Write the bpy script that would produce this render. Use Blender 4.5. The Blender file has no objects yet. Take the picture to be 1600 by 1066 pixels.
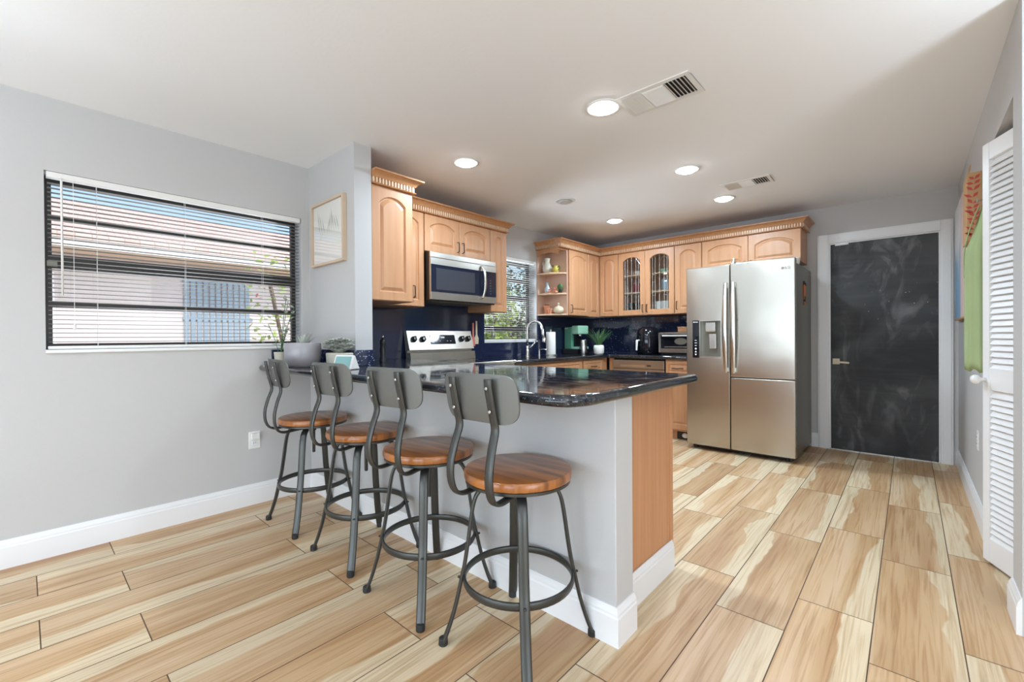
import bpy, bmesh, math, random
from mathutils import Vector, Matrix
random.seed(7)
PI = math.pi
S = bpy.context.scene
COL = S.collection

# ------------------------------------------------------------------ camera
CAM = Vector((3.3953, -1.4679, 1.1465))
YAW, PITCH, ROLL, FPX = -0.73340, -0.005455, -0.006945, 689.66
def cam_axes():
    r = Vector((math.cos(YAW), -math.sin(YAW), 0)); f = Vector((math.sin(YAW), math.cos(YAW), 0)); u = Vector((0, 0, 1))
    f2 = f*math.cos(PITCH)+u*math.sin(PITCH); u2 = -f*math.sin(PITCH)+u*math.cos(PITCH)
    return r*math.cos(ROLL)+u2*math.sin(ROLL), -r*math.sin(ROLL)+u2*math.cos(ROLL), f2
cd = bpy.data.cameras.new('camera'); cam = bpy.data.objects.new('camera', cd); COL.objects.link(cam)
r_, u_, f_ = cam_axes()
m = Matrix((r_, u_, -f_)).transposed().to_4x4(); m.translation = CAM
cam.matrix_world = m
cd.sensor_width = 36; cd.lens = FPX*36/1600; cd.shift_y = -1.8/1600; cd.clip_start = 0.03; cd.clip_end = 200
S.camera = cam

# ------------------------------------------------------------------ sky, sun, exposure
W = bpy.data.worlds.new('sky'); S.world = W; W.use_nodes = True
wn = W.node_tree.nodes; wl = W.node_tree.links
bg = wn['Background']; sky = wn.new('ShaderNodeTexSky'); sky.sky_type = 'NISHITA'
sky.sun_disc = False; sky.sun_elevation = math.radians(50); sky.sun_rotation = math.radians(80); sky.air_density = 1.0; sky.dust_density = 2.0
wl.new(sky.outputs[0], bg.inputs[0]); bg.inputs[1].default_value = 0.22
def light(name, kind, loc, power, color=(1, 1, 1), size=None, size_y=None, rot=None, parent=None, shape=None):
    l = bpy.data.lights.new(name, kind); l.energy = power; l.color = color
    if kind == 'AREA':
        l.shape = shape or ('RECTANGLE' if size_y else 'DISK'); l.size = size
        if size_y: l.size_y = size_y
    o = bpy.data.objects.new(name, l); COL.objects.link(o); o.location = loc
    if rot: o.rotation_euler = rot
    if parent: o.parent = parent
    return o
sun = light('sun', 'SUN', (0, 0, 8), 1.9, (1, .96, .9)); sun.rotation_euler = (0, math.radians(42), math.radians(-15)); sun.data.angle = .01
# area lamps added in the unseen openings behind and beside the camera
# (both are tipped upward to brighten the ceiling)
light('patio_fill', 'AREA', (2.9, -4.45, .9), 106, (.74, .87, 1.0), 4.6, 1.6, (math.radians(106), 0, 0))
light('side_room_fill', 'AREA', (6.3, -1.8, .8), 85, (.72, .86, 1.0), 3.6, 1.4, (0, math.radians(122), 0))
# unseen lamps added low outside both windows, throwing light up through the blinds
light('yard_fill', 'AREA', (-1.7, 2.3, .3), 360, (.78, .89, 1.0), 1.6, 1.0, (0, math.radians(-128), 0))
light('yard_fill', 'AREA', (-1.7, -.7, .3), 18, (.78, .89, 1.0), 1.6, 1.0, (0, math.radians(-128), 0))
S.view_settings.view_transform = 'Standard'; S.view_settings.look = 'None'
S.view_settings.gamma = 1; S.view_settings.use_curve_mapping = False; S.view_settings.exposure = 0.26
S.cycles.use_denoising = True; S.cycles.max_bounces = 10; S.cycles.diffuse_bounces = 8; S.cycles.sample_clamp_indirect = 6
S.cycles.caustics_reflective = False; S.cycles.caustics_refractive = False

# ------------------------------------------------------------------ materials
def sr(*c):
    return tuple(((v/255)/12.92 if v/255 <= .04045 else ((v/255+.055)/1.055)**2.4) for v in c)
def nmat(name):
    m = bpy.data.materials.new(name); m.use_nodes = True
    return m, m.node_tree.nodes, m.node_tree.links, m.node_tree.nodes['Principled BSDF']
def mat(name, c, rough=.5, metal=0, bump=0, bscale=80, coat=0, var=0, vscale=6, emit=None, es=0, trans=0, ior=None, aniso=0):
    m, n, l, b = nmat(name)
    b.inputs['Base Color'].default_value = (*c, 1); b.inputs['Roughness'].default_value = rough; b.inputs['Metallic'].default_value = metal
    b.inputs['Coat Weight'].default_value = coat; b.inputs['Coat Roughness'].default_value = .08
    if trans: b.inputs['Transmission Weight'].default_value = trans
    if ior: b.inputs['IOR'].default_value = ior
    if aniso: b.inputs['Anisotropic'].default_value = aniso
    if emit: b.inputs['Emission Color'].default_value = (*emit, 1); b.inputs['Emission Strength'].default_value = es
    tc = n.new('ShaderNodeTexCoord')
    if bump:
        t = n.new('ShaderNodeTexNoise'); t.inputs['Scale'].default_value = bscale; t.inputs['Detail'].default_value = 4
        l.new(tc.outputs['Object'], t.inputs['Vector'])
        bp = n.new('ShaderNodeBump'); bp.inputs['Strength'].default_value = bump; bp.inputs['Distance'].default_value = .004
        l.new(t.outputs['Fac'], bp.inputs['Height']); l.new(bp.outputs[0], b.inputs['Normal'])
    if var:
        t = n.new('ShaderNodeTexNoise'); t.inputs['Scale'].default_value = vscale; t.inputs['Detail'].default_value = 3
        l.new(tc.outputs['Object'], t.inputs['Vector'])
        mx = n.new('ShaderNodeMix'); mx.data_type = 'RGBA'
        mx.inputs['A'].default_value = (*[v*(1-var) for v in c], 1); mx.inputs['B'].default_value = (*[min(1, v*(1+var)) for v in c], 1)
        l.new(t.outputs['Fac'], mx.inputs['Factor']); l.new(mx.outputs['Result'], b.inputs['Base Color'])
    return m
def ramp(n, stops):
    r = n.new('ShaderNodeValToRGB'); e = r.color_ramp.elements
    while len(e) < len(stops): e.new(.5)
    for i, (p, c) in enumerate(stops): e[i].position = p; e[i].color = (*c, 1)
    return r
def wood(name, stops, stretch, scale=3, rough=.35, coat=.3, coord='Object', bump=.05, detail=5, wav=0):
    m, n, l, b = nmat(name)
    tc = n.new('ShaderNodeTexCoord'); mp = n.new('ShaderNodeMapping'); mp.inputs['Scale'].default_value = stretch
    l.new(tc.outputs[coord], mp.inputs['Vector'])
    t = n.new('ShaderNodeTexNoise'); t.inputs['Scale'].default_value = scale; t.inputs['Detail'].default_value = detail; t.inputs['Distortion'].default_value = wav
    l.new(mp.outputs[0], t.inputs['Vector'])
    r = ramp(n, stops); l.new(t.outputs['Fac'], r.inputs['Fac']); l.new(r.outputs[0], b.inputs['Base Color'])
    b.inputs['Roughness'].default_value = rough; b.inputs['Coat Weight'].default_value = coat; b.inputs['Coat Roughness'].default_value = .15
    bp = n.new('ShaderNodeBump'); bp.inputs['Strength'].default_value = bump; bp.inputs['Distance'].default_value = .002
    l.new(t.outputs['Fac'], bp.inputs['Height']); l.new(bp.outputs[0], b.inputs['Normal'])
    return m
def granite(name, base, haze=0, sc=62, fl=(.42, .5, .66)):
    m, n, l, b = nmat(name)
    tc = n.new('ShaderNodeTexCoord')
    v = n.new('ShaderNodeTexVoronoi'); v.inputs['Scale'].default_value = sc; l.new(tc.outputs['Object'], v.inputs['Vector'])
    r = ramp(n, [(0, (1, 1, 1)), (.17, (1, 1, 1)), (.26, (0, 0, 0))]); l.new(v.outputs['Distance'], r.inputs['Fac'])
    sp = n.new('ShaderNodeSeparateColor'); l.new(v.outputs['Color'], sp.inputs[0])
    g = n.new('ShaderNodeMath'); g.operation = 'GREATER_THAN'; g.inputs[1].default_value = .66; l.new(sp.outputs[0], g.inputs[0])
    mu = n.new('ShaderNodeMath'); mu.operation = 'MULTIPLY'; l.new(g.outputs[0], mu.inputs[0]); l.new(r.outputs[0], mu.inputs[1])
    t = n.new('ShaderNodeTexNoise'); t.inputs['Scale'].default_value = 300; t.inputs['Detail'].default_value = 2; l.new(tc.outputs['Object'], t.inputs['Vector'])
    r2 = ramp(n, [(0, base), (.55, base), (.8, tuple(min(1, x*7+.02) for x in base))]); l.new(t.outputs['Fac'], r2.inputs['Fac'])
    mx = n.new('ShaderNodeMix'); mx.data_type = 'RGBA'; l.new(mu.outputs[0], mx.inputs['Factor']); l.new(r2.outputs[0], mx.inputs['A'])
    mx.inputs['B'].default_value = (*fl, 1)
    l.new(mx.outputs['Result'], b.inputs['Base Color'])
    b.inputs['Roughness'].default_value = .06; b.inputs['Specular IOR Level'].default_value = .75
    if haze:   # wiped, slightly greasy streaks on the polished top
        mp = n.new('ShaderNodeMapping'); mp.inputs['Scale'].default_value = (3, 9, 1); mp.inputs['Rotation'].default_value = (0, 0, .4); l.new(tc.outputs['Object'], mp.inputs['Vector'])
        t2 = n.new('ShaderNodeTexNoise'); t2.inputs['Scale'].default_value = 2.2; t2.inputs['Detail'].default_value = 5; t2.inputs['Distortion'].default_value = 1.6
        l.new(mp.outputs[0], t2.inputs['Vector'])
        r3 = ramp(n, [(.42, (.035,)*3), (.66, (.15,)*3)]); l.new(t2.outputs['Fac'], r3.inputs['Fac']); l.new(r3.outputs[0], b.inputs['Roughness'])
        r4 = ramp(n, [(.5, (0,)*3), (.75, (.06,)*3)]); l.new(t2.outputs['Fac'], r4.inputs['Fac'])
        ad = n.new('ShaderNodeMix'); ad.data_type = 'RGBA'; l.new(r4.outputs[0], ad.inputs['Factor']); l.new(mx.outputs['Result'], ad.inputs['A']); ad.inputs['B'].default_value = (.5, .5, .52, 1)
        l.new(ad.outputs['Result'], b.inputs['Base Color'])
    return m
def steel(name, c=(.62, .61, .58), rough=.24, stretch=(1, 1, 90)):
    m, n, l, b = nmat(name)
    b.inputs['Base Color'].default_value = (*c, 1); b.inputs['Metallic'].default_value = 1
    tc = n.new('ShaderNodeTexCoord'); mp = n.new('ShaderNodeMapping'); mp.inputs['Scale'].default_value = stretch
    l.new(tc.outputs['Object'], mp.inputs['Vector'])
    t = n.new('ShaderNodeTexNoise'); t.inputs['Scale'].default_value = 6; t.inputs['Detail'].default_value = 3; l.new(mp.outputs[0], t.inputs['Vector'])
    mr = n.new('ShaderNodeMapRange'); mr.inputs['To Min'].default_value = rough-.015; mr.inputs['To Max'].default_value = rough+.02
    l.new(t.outputs['Fac'], mr.inputs['Value']); b.inputs['Roughness'].default_value = rough
    t2 = n.new('ShaderNodeTexNoise'); t2.inputs['Scale'].default_value = 3.0; t2.inputs['Detail'].default_value = 1; l.new(tc.outputs['Object'], t2.inputs['Vector'])
    bp = n.new('ShaderNodeBump'); bp.inputs['Strength'].default_value = .25; bp.inputs['Distance'].default_value = .02
    l.new(t2.outputs['Fac'], bp.inputs['Height']); l.new(bp.outputs[0], b.inputs['Normal'])
    return m

M = {}
M['wall'] = mat('grey_wall_paint', sr(192, 191, 190), .6, bump=.12, bscale=140)
M['ceil'] = mat('white_ceiling_paint', sr(240, 240, 240), .7, bump=.15, bscale=60)
M['white'] = mat('white_trim_paint', sr(232, 232, 232), .35)
M['white2'] = mat('white_plastic', sr(232, 231, 228), .3)
M['blind'] = mat('backlit_vinyl_slat', sr(158, 155, 150), .45)  # white slats, greyed: their backlit shade is put into the colour
M['bronze'] = mat('dark_bronze_frame', sr(58, 54, 52), .4, .3)
M['maple'] = wood('maple', [(.2, sr(184, 134, 95)), (.5, sr(193, 143, 104)), (.8, sr(200, 152, 114))], (9, 9, .7), 3, .4, .12, bump=.03)
M['maple_dark'] = wood('maple_crown', [(.2, sr(172, 120, 78)), (.6, sr(188, 136, 92))], (9, 9, .7), 3, .4, .12, bump=.03)
M['maple_light'] = mat('maple_pale', sr(216, 184, 152), .4)
M['panel'] = wood('orange_veneer', [(.25, sr(186, 130, 88)), (.55, sr(195, 140, 98)), (.8, sr(202, 150, 110))], (14, 14, .5), 3, .42, .15, bump=.04)
M['cabin'] = mat('cabinet_interior', sr(204, 170, 148), .5)
M['gran_top'] = granite('black_granite_top', (.006, .008, .012), 1, 130, (.25, .3, .36))
M['gran'] = granite('black_granite', (.012, .018, .046))  # navy cast puts the sky's hazy reflection into the stone colour
M['steel'] = steel('brushed_stainless', (.53, .505, .455), .27)
M['steel_h'] = steel('stainless_handle', (.74, .73, .70), .2)
M['chrome'] = mat('brushed_nickel', (.62, .6, .57), .22, 1)
M['fside'] = mat('grey_fridge_side', sr(126, 124, 114), .35, .6)
M['black'] = mat('black_plastic', (.012, .012, .014), .3)
M['gloss'] = mat('black_glass', (.008, .008, .012), .04)
M['mwglass'] = mat('microwave_glass', (.012, .015, .03), .06)
M['mwwin'] = mat('microwave_window', (.045, .048, .06), .12)
M['handle'] = mat('oil_rubbed_bronze', sr(36, 29, 25), .45, .3)
M['stool'] = mat('gunmetal_paint', sr(76, 76, 73), .36, .7, var=.08, vscale=8)
M['stoolp'] = mat('gunmetal_back_plate', sr(112, 112, 108), .45, .55)
M['rubber'] = mat('black_rubber', (.02, .02, .02), .6)
M['seat'] = wood('oiled_walnut_seat', [(.28, sr(104, 62, 30)), (.48, sr(152, 92, 44)), (.62, sr(176, 110, 54)), (.8, sr(198, 130, 68))], (1.2, 13, 3), 2.4, .3, .35, bump=.06, wav=.4)
M['dark'] = mat('dark_void', (.01, .01, .01), .8)
M['grout'] = mat('brown_grout', sr(98, 78, 62), .8)
M['paper'] = mat('paper_towel', sr(238, 236, 230), .9, bump=.3, bscale=90)
M['mint'] = mat('mint_plastic', sr(88, 150, 122), .3)
M['mintl'] = mat('pale_mint_plastic', sr(150, 200, 172), .3)
M['leaf'] = mat('green_leaf', sr(70, 112, 66), .5, var=.3, vscale=20)
M['leafy'] = mat('yellow_green_leaf', sr(150, 172, 78), .5, var=.3, vscale=9)
M['leafd'] = mat('dark_foliage', sr(58, 92, 44), .6, var=.4, vscale=9)
M['leafg'] = mat('grey_green_succulent', sr(186, 190, 180), .6, var=.12, vscale=20)
M['red'] = mat('red_petal', sr(190, 70, 60), .5)
M['bark'] = mat('bark', sr(112, 92, 74), .8, bump=.5, bscale=30)
M['potgrey'] = mat('mauve_glazed_pot', sr(158, 154, 158), .35, coat=.2)
M['terra'] = mat('terracotta', sr(212, 140, 104), .7)
M['cream'] = mat('cream_ceramic', sr(222, 206, 176), .35, var=.08, vscale=16)
M['bluec'] = mat('blue_white_ceramic', sr(176, 194, 202), .3, var=.25, vscale=30)
M['stone'] = mat('stone_pitcher', sr(206, 202, 184), .5, var=.22, vscale=40)
M['yel'] = mat('yellow_glaze', sr(206, 190, 84), .4)
M['pink'] = mat('pink_blossom', sr(224, 130, 120), .5)
M['orange'] = mat('orange_plastic', sr(222, 116, 48), .45)
M['speck'] = mat('speckled_planter', sr(196, 190, 176), .7, var=.3, vscale=160)
M['bamboo'] = mat('pale_oak', sr(206, 184, 160), .5, var=.06, vscale=10)
M['kraft'] = mat('kraft_paper', sr(190, 152, 108), .8, var=.06, vscale=12)
M['cloth'] = mat('green_linen', sr(158, 174, 126), .9, bump=.5, bscale=300, var=.12, vscale=5)
M['lit'] = mat('lit_lamp_diffuser', (1, 1, 1), .5, emit=(.97, .98, 1), es=30)
M['unlit'] = mat('unlit_lamp_diffuser', sr(190, 190, 188), .4)
M['screen'] = mat('device_screen', sr(110, 150, 150), .1, emit=sr(120, 160, 160), es=.35)
M['ledd'] = mat('white_markings', sr(225, 230, 235), .4, emit=(.9, .95, 1), es=.5)
M['stucco'] = mat('pink_white_stucco', sr(226, 216, 214), .9, bump=.4, bscale=60)
M['fascia'] = mat('white_fascia', sr(244, 244, 242), .6)
M['soffit'] = mat('tan_soffit', sr(214, 186, 160), .8)
M['shutter'] = mat('blue_grey_shutter', sr(150, 170, 184), .5, .2)
M['plate_w'] = mat('white_porcelain', sr(236, 236, 230), .2)
M['berry'] = mat('dark_red_box', sr(130, 36, 44), .5)
M['brickpave'] = mat('concrete_ground', sr(190, 184, 172), .9, var=.1)
def clearglass(name, tint=(1, 1, 1), f=.08):
    m, n, l, b = nmat(name); n.remove(b); out = n['Material Output']
    t = n.new('ShaderNodeBsdfTransparent'); t.inputs[0].default_value = (*tint, 1)
    g = n.new('ShaderNodeBsdfGlossy'); g.inputs['Roughness'].default_value = .02
    lw = n.new('ShaderNodeLayerWeight'); p5 = n.new('ShaderNodeMath'); p5.operation = 'POWER'; p5.inputs[1].default_value = 5; l.new(lw.outputs['Facing'], p5.inputs[0])
    fr = n.new('ShaderNodeMath'); fr.operation = 'MULTIPLY_ADD'; fr.inputs[1].default_value = .9; fr.inputs[2].default_value = .04; l.new(p5.outputs[0], fr.inputs[0])
    mx = n.new('ShaderNodeMixShader'); l.new(fr.outputs[0], mx.inputs[0]); l.new(t.outputs[0], mx.inputs[1]); l.new(g.outputs[0], mx.inputs[2]); l.new(mx.outputs[0], out.inputs[0])
    return m
M['glass'] = clearglass('window_glass'); M['cglass'] = clearglass('cabinet_glass', (.88, .9, .9)); M['tumbler'] = clearglass('tumbler_glass', (.8, .85, .86))
def plank_mat():
    m, n, l, b = nmat('wood_look_porcelain_planks')
    uv = n.new('ShaderNodeUVMap'); uv.uv_map = 'grain'; idm = n.new('ShaderNodeUVMap'); idm.uv_map = 'plank'
    def noise(sc, scale, det, dist):
        mp = n.new('ShaderNodeMapping'); mp.inputs['Scale'].default_value = sc; l.new(uv.outputs[0], mp.inputs['Vector'])
        t = n.new('ShaderNodeTexNoise'); t.inputs['Scale'].default_value = scale; t.inputs['Detail'].default_value = det; t.inputs['Distortion'].default_value = dist
        l.new(mp.outputs[0], t.inputs['Vector']); return t
    big = noise((.36, 4.6, 1), 1.25, 2.0, .9)
    fine = noise((.9, 26, 1), 1.6, 5, 1.6)
    sep = n.new('ShaderNodeSeparateXYZ'); l.new(idm.outputs[0], sep.inputs[0])
    a = n.new('ShaderNodeMath'); a.operation = 'MULTIPLY_ADD'; a.inputs[1].default_value = .16; a.inputs[2].default_value = -.08; l.new(sep.outputs[0], a.inputs[0])
    a2 = n.new('ShaderNodeMath'); a2.operation = 'ADD'; l.new(big.outputs['Fac'], a2.inputs[0]); l.new(a.outputs[0], a2.inputs[1])
    r1 = ramp(n, [(.28, sr(186, 148, 112)), (.42, sr(197, 163, 125)), (.52, sr(205, 173, 136)), (.62, sr(212, 182, 148)), (.72, sr(216, 190, 158))])
    l.new(a2.outputs[0], r1.inputs['Fac'])
    r2 = ramp(n, [(.28, sr(168, 130, 92)), (.42, sr(224, 206, 184)), (.55, (1, 1, 1))]); l.new(fine.outputs['Fac'], r2.inputs['Fac'])
    # pale sapwood band along one edge of each board, with a wandering border
    au = n.new('ShaderNodeUVMap'); au.uv_map = 'across'; sa = n.new('ShaderNodeSeparateXYZ'); l.new(au.outputs[0], sa.inputs[0])
    wob = noise((.9, .8, 1), 1.4, 3, .6)
    w1 = n.new('ShaderNodeMath'); w1.operation = 'MULTIPLY_ADD'; w1.inputs[1].default_value = 1.05; l.new(wob.outputs['Fac'], w1.inputs[0]); l.new(sa.outputs[0], w1.inputs[2])
    w2 = n.new('ShaderNodeMath'); w2.operation = 'MULTIPLY_ADD'; w2.inputs[1].default_value = .22; l.new(sep.outputs[1], w2.inputs[0]); l.new(w1.outputs[0], w2.inputs[2])
    rb = ramp(n, [(.0, (0,)*3), (.655, (0,)*3), (.672, (1,)*3)]); w3 = n.new('ShaderNodeMath'); w3.operation = 'MULTIPLY'; w3.inputs[1].default_value = .5; l.new(w2.outputs[0], w3.inputs[0]); l.new(w3.outputs[0], rb.inputs['Fac'])
    sw = n.new('ShaderNodeMix'); sw.data_type = 'RGBA'; l.new(rb.outputs[0], sw.inputs['Factor']); l.new(r1.outputs[0], sw.inputs['A']); sw.inputs['B'].default_value = (*sr(222, 203, 172), 1)
    mx = n.new('ShaderNodeMix'); mx.data_type = 'RGBA'; mx.blend_type = 'MULTIPLY'; mx.inputs['Factor'].default_value = .5
    l.new(sw.outputs['Result'], mx.inputs['A']); l.new(r2.outputs[0], mx.inputs['B'])
    hs = n.new('ShaderNodeHueSaturation'); hs.inputs['Saturation'].default_value = 1.05
    v = n.new('ShaderNodeMath'); v.operation = 'MULTIPLY_ADD'; v.inputs[1].default_value = .14; v.inputs[2].default_value = .90; l.new(sep.outputs[1], v.inputs[0]); l.new(v.outputs[0], hs.inputs['Value'])
    l.new(mx.outputs['Result'], hs.inputs['Color']); l.new(hs.outputs[0], b.inputs['Base Color'])
    b.inputs['Roughness'].default_value = .42
    bp = n.new('ShaderNodeBump'); bp.inputs['Strength'].default_value = .08; bp.inputs['Distance'].default_value = .002
    l.new(fine.outputs['Fac'], bp.inputs['Height']); l.new(bp.outputs[0], b.inputs['Normal'])
    return m
M['plank'] = plank_mat()
def chalk_mat():
    m, n, l, b = nmat('chalkboard_paint')
    tc = n.new('ShaderNodeTexCoord')
    def noise(sc, scale, det, dist, rot=(0, 0, 0)):
        mp = n.new('ShaderNodeMapping'); mp.inputs['Scale'].default_value = sc; mp.inputs['Rotation'].default_value = rot; l.new(tc.outputs['Object'], mp.inputs['Vector'])
        t = n.new('ShaderNodeTexNoise'); t.inputs['Scale'].default_value = scale; t.inputs['Detail'].default_value = det; t.inputs['Distortion'].default_value = dist
        l.new(mp.outputs[0], t.inputs['Vector']); return t
    a = noise((1, 1, .8), 1.7, 3, 1.2); c = noise((1.6, 1, .7), 3.2, 4, 2.2, (0, .6, 0)); d = noise((.5, 1, 4), 1.8, 4, 2.4)
    ra = ramp(n, [(.35, (0,)*3), (.75, (1,)*3)]); rc = ramp(n, [(.52, (0,)*3), (.72, (1,)*3)]); rd = ramp(n, [(.45, (0,)*3), (.8, (1,)*3)])
    for q, w in ((a, ra), (c, rc), (d, rd)): l.new(q.outputs['Fac'], w.inputs['Fac'])
    m1 = n.new('ShaderNodeMath'); m1.operation = 'MULTIPLY'; l.new(ra.outputs[0], m1.inputs[0]); l.new(rc.outputs[0], m1.inputs[1])
    m2 = n.new('ShaderNodeMath'); m2.operation = 'MULTIPLY_ADD'; m2.inputs[1].default_value = .12; l.new(rd.outputs[0], m2.inputs[0]); l.new(m1.outputs[0], m2.inputs[2])
    m3 = n.new('ShaderNodeMath'); m3.operation = 'MULTIPLY_ADD'; m3.inputs[1].default_value = .38; l.new(ra.outputs[0], m3.inputs[0]); l.new(m2.outputs[0], m3.inputs[2])
    mx = n.new('ShaderNodeMix'); mx.data_type = 'RGBA'; l.new(m3.outputs[0], mx.inputs['Factor'])
    mx.inputs['A'].default_value = (*sr(24, 24, 24), 1); mx.inputs['B'].default_value = (*sr(118, 118, 118), 1)
    v = n.new('ShaderNodeTexVoronoi'); v.inputs['Scale'].default_value = 26; l.new(tc.outputs['Object'], v.inputs['Vector'])
    rv = ramp(n, [(.0, (1,)*3), (.07, (1,)*3), (.12, (0,)*3)]); l.new(v.outputs['Distance'], rv.inputs['Fac'])
    g = noise((1, 1, 1), 1.7, 1, 0); rg = ramp(n, [(.60, (0,)*3), (.66, (1,)*3)]); l.new(g.outputs['Fac'], rg.inputs['Fac'])
    mm = n.new('ShaderNodeMath'); mm.operation = 'MULTIPLY'; l.new(rv.outputs[0], mm.inputs[0]); l.new(rg.outputs[0], mm.inputs[1])
    mx2 = n.new('ShaderNodeMix'); mx2.data_type = 'RGBA'; l.new(mm.outputs[0], mx2.inputs['Factor']); l.new(mx.outputs['Result'], mx2.inputs['A']); mx2.inputs['B'].default_value = (.5, .5, .38, 1)
    l.new(mx2.outputs['Result'], b.inputs['Base Color']); b.inputs['Roughness'].default_value = .6
    return m
M['chalk'] = chalk_mat()
def tile_mat():
    m, n, l, b = nmat('pink_roof_tiles')
    tc = n.new('ShaderNodeTexCoord'); mp = n.new('ShaderNodeMapping'); mp.inputs['Rotation'].default_value = (0, 0, PI/2); l.new(tc.outputs['Object'], mp.inputs['Vector'])
    br = n.new('ShaderNodeTexBrick'); br.inputs['Scale'].default_value = 3.2; br.inputs['Color1'].default_value = (*sr(232, 206, 196), 1); br.inputs['Color2'].default_value = (*sr(222, 190, 178), 1)
    br.inputs['Mortar'].default_value = (*sr(196, 160, 148), 1); br.inputs['Mortar Size'].default_value = .015
    l.new(mp.outputs[0], br.inputs['Vector']); l.new(br.outputs[0], b.inputs['Base Color']); b.inputs['Roughness'].default_value = .85
    return m
M['rooftile'] = tile_mat()

# ------------------------------------------------------------------ mesh helpers
def B(): return bmesh.new()
def box(bm, x0, y0, z0, x1, y1, z1, mi=0):
    x0, x1 = min(x0, x1), max(x0, x1); y0, y1 = min(y0, y1), max(y0, y1); z0, z1 = min(z0, z1), max(z0, z1)
    v = [bm.verts.new(p) for p in ((x0, y0, z0), (x1, y0, z0), (x1, y1, z0), (x0, y1, z0), (x0, y0, z1), (x1, y0, z1), (x1, y1, z1), (x0, y1, z1))]
    for f in ((0, 3, 2, 1), (4, 5, 6, 7), (0, 1, 5, 4), (1, 2, 6, 5), (2, 3, 7, 6), (3, 0, 4, 7)):
        bm.faces.new([v[i] for i in f]).material_index = mi
    return v
def bx(*a):
    bm = B(); box(bm, *a); return bm
def ring_faces(bm, a, b, mi=0, closed=True):
    n = len(a)
    for i in range(n if closed else n-1):
        j = (i+1) % n
        bm.faces.new((a[i], a[j], b[j], b[i])).material_index = mi
def sweep(bm, pts, side=None, w=.01, t=.01, seg=8, cap=True, closed=False, sq=2.0):
    """tube along pts; side = fixed side vector (section half width w along it, t across); sq>2 = squarer section"""
    pts = [Vector(p) for p in pts]; n = len(pts); rings = []
    prev = None
    for i, p in enumerate(pts):
        if closed: tg = (pts[(i+1) % n]-pts[i-1]).normalized()
        elif i == 0: tg = (pts[1]-p).normalized()
        elif i == n-1: tg = (p-pts[-2]).normalized()
        else: tg = ((pts[i+1]-p).normalized()+(p-pts[i-1]).normalized()).normalized()
        if side is not None: s = Vector(side); s = (s-tg*s.dot(tg)).normalized()
        else:
            s = prev if prev is not None else (Vector((0, 0, 1)) if abs(tg.z) < .9 else Vector((1, 0, 0)))
            s = (s-tg*s.dot(tg)).normalized(); prev = s
        q = tg.cross(s).normalized()
        wi = w[i] if isinstance(w, (list, tuple)) else w; ti = t[i] if isinstance(t, (list, tuple)) else t
        ring = []
        for k in range(seg):
            a = 2*PI*(k+.5)/seg; c, d = math.cos(a), math.sin(a)
            c = math.copysign(abs(c)**(2/sq), c); d = math.copysign(abs(d)**(2/sq), d)
            ring.append(bm.verts.new(p+s*c*wi+q*d*ti))
        rings.append(ring)
    for i in range(n-1): ring_faces(bm, rings[i], rings[i+1])
    if closed: ring_faces(bm, rings[-1], rings[0])
    elif cap:
        bm.faces.new(rings[0][::-1]); bm.faces.new(rings[-1])
def tube(bm, pts, r, seg=10, cap=True, closed=False): sweep(bm, pts, None, r, r, seg, cap, closed)
def smooth_path(pts, n=5):
    P = [Vector(p) for p in pts]; out = []
    for i in range(len(P)-1):
        p0 = P[max(i-1, 0)]; p1 = P[i]; p2 = P[i+1]; p3 = P[min(i+2, len(P)-1)]
        for k in range(n):
            t = k/n; out.append(.5*((2*p1)+(-p0+p2)*t+(2*p0-5*p1+4*p2-p3)*t*t+(-p0+3*p1-3*p2+p3)*t**3))
    out.append(P[-1]); return out
def lathe(bm, prof, c=(0, 0, 0), seg=24, mi=0, axis='z', sx=1, sy=1):
    rings = []
    for r, z in prof:
        ring = []
        for k in range(seg):
            a = 2*PI*k/seg; x, y = r*math.cos(a)*sx, r*math.sin(a)*sy
            p = (x, y, z) if axis == 'z' else ((x, -z, y) if axis == 'y' else (z, x, y))   # 'y' = towards -Y
            ring.append(bm.verts.new((c[0]+p[0], c[1]+p[1], c[2]+p[2])))
        rings.append(ring)
    for i in range(len(rings)-1): ring_faces(bm, rings[i], rings[i+1], mi)
    if prof[0][0] > 1e-5: bm.faces.new(rings[0][::-1]).material_index = mi
    if prof[-1][0] > 1e-5: bm.faces.new(rings[-1]).material_index = mi
def prism(bm, poly, z0, z1, mi=0):
    a = [bm.verts.new((x, y, z0)) for x, y in poly]; b = [bm.verts.new((x, y, z1)) for x, y in poly]
    bm.faces.new(a[::-1]).material_index = mi; bm.faces.new(b).material_index = mi; ring_faces(bm, a, b, mi)
def round_poly(pts, rad, n=6):
    out = []; N = len(pts)
    for i, p in enumerate(pts):
        r = rad[i] if isinstance(rad, (list, tuple)) else rad
        p = Vector(p); a = (Vector(pts[i-1])-p).normalized(); b = (Vector(pts[(i+1) % N])-p).normalized()
        if r <= 0: out.append(tuple(p)); continue
        p0 = p+a*r; p1 = p+b*r
        for k in range(n+1):
            t = k/n; out.append(tuple((1-t)**2*p0+2*t*(1-t)*p+t*t*p1))
    return out
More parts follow.
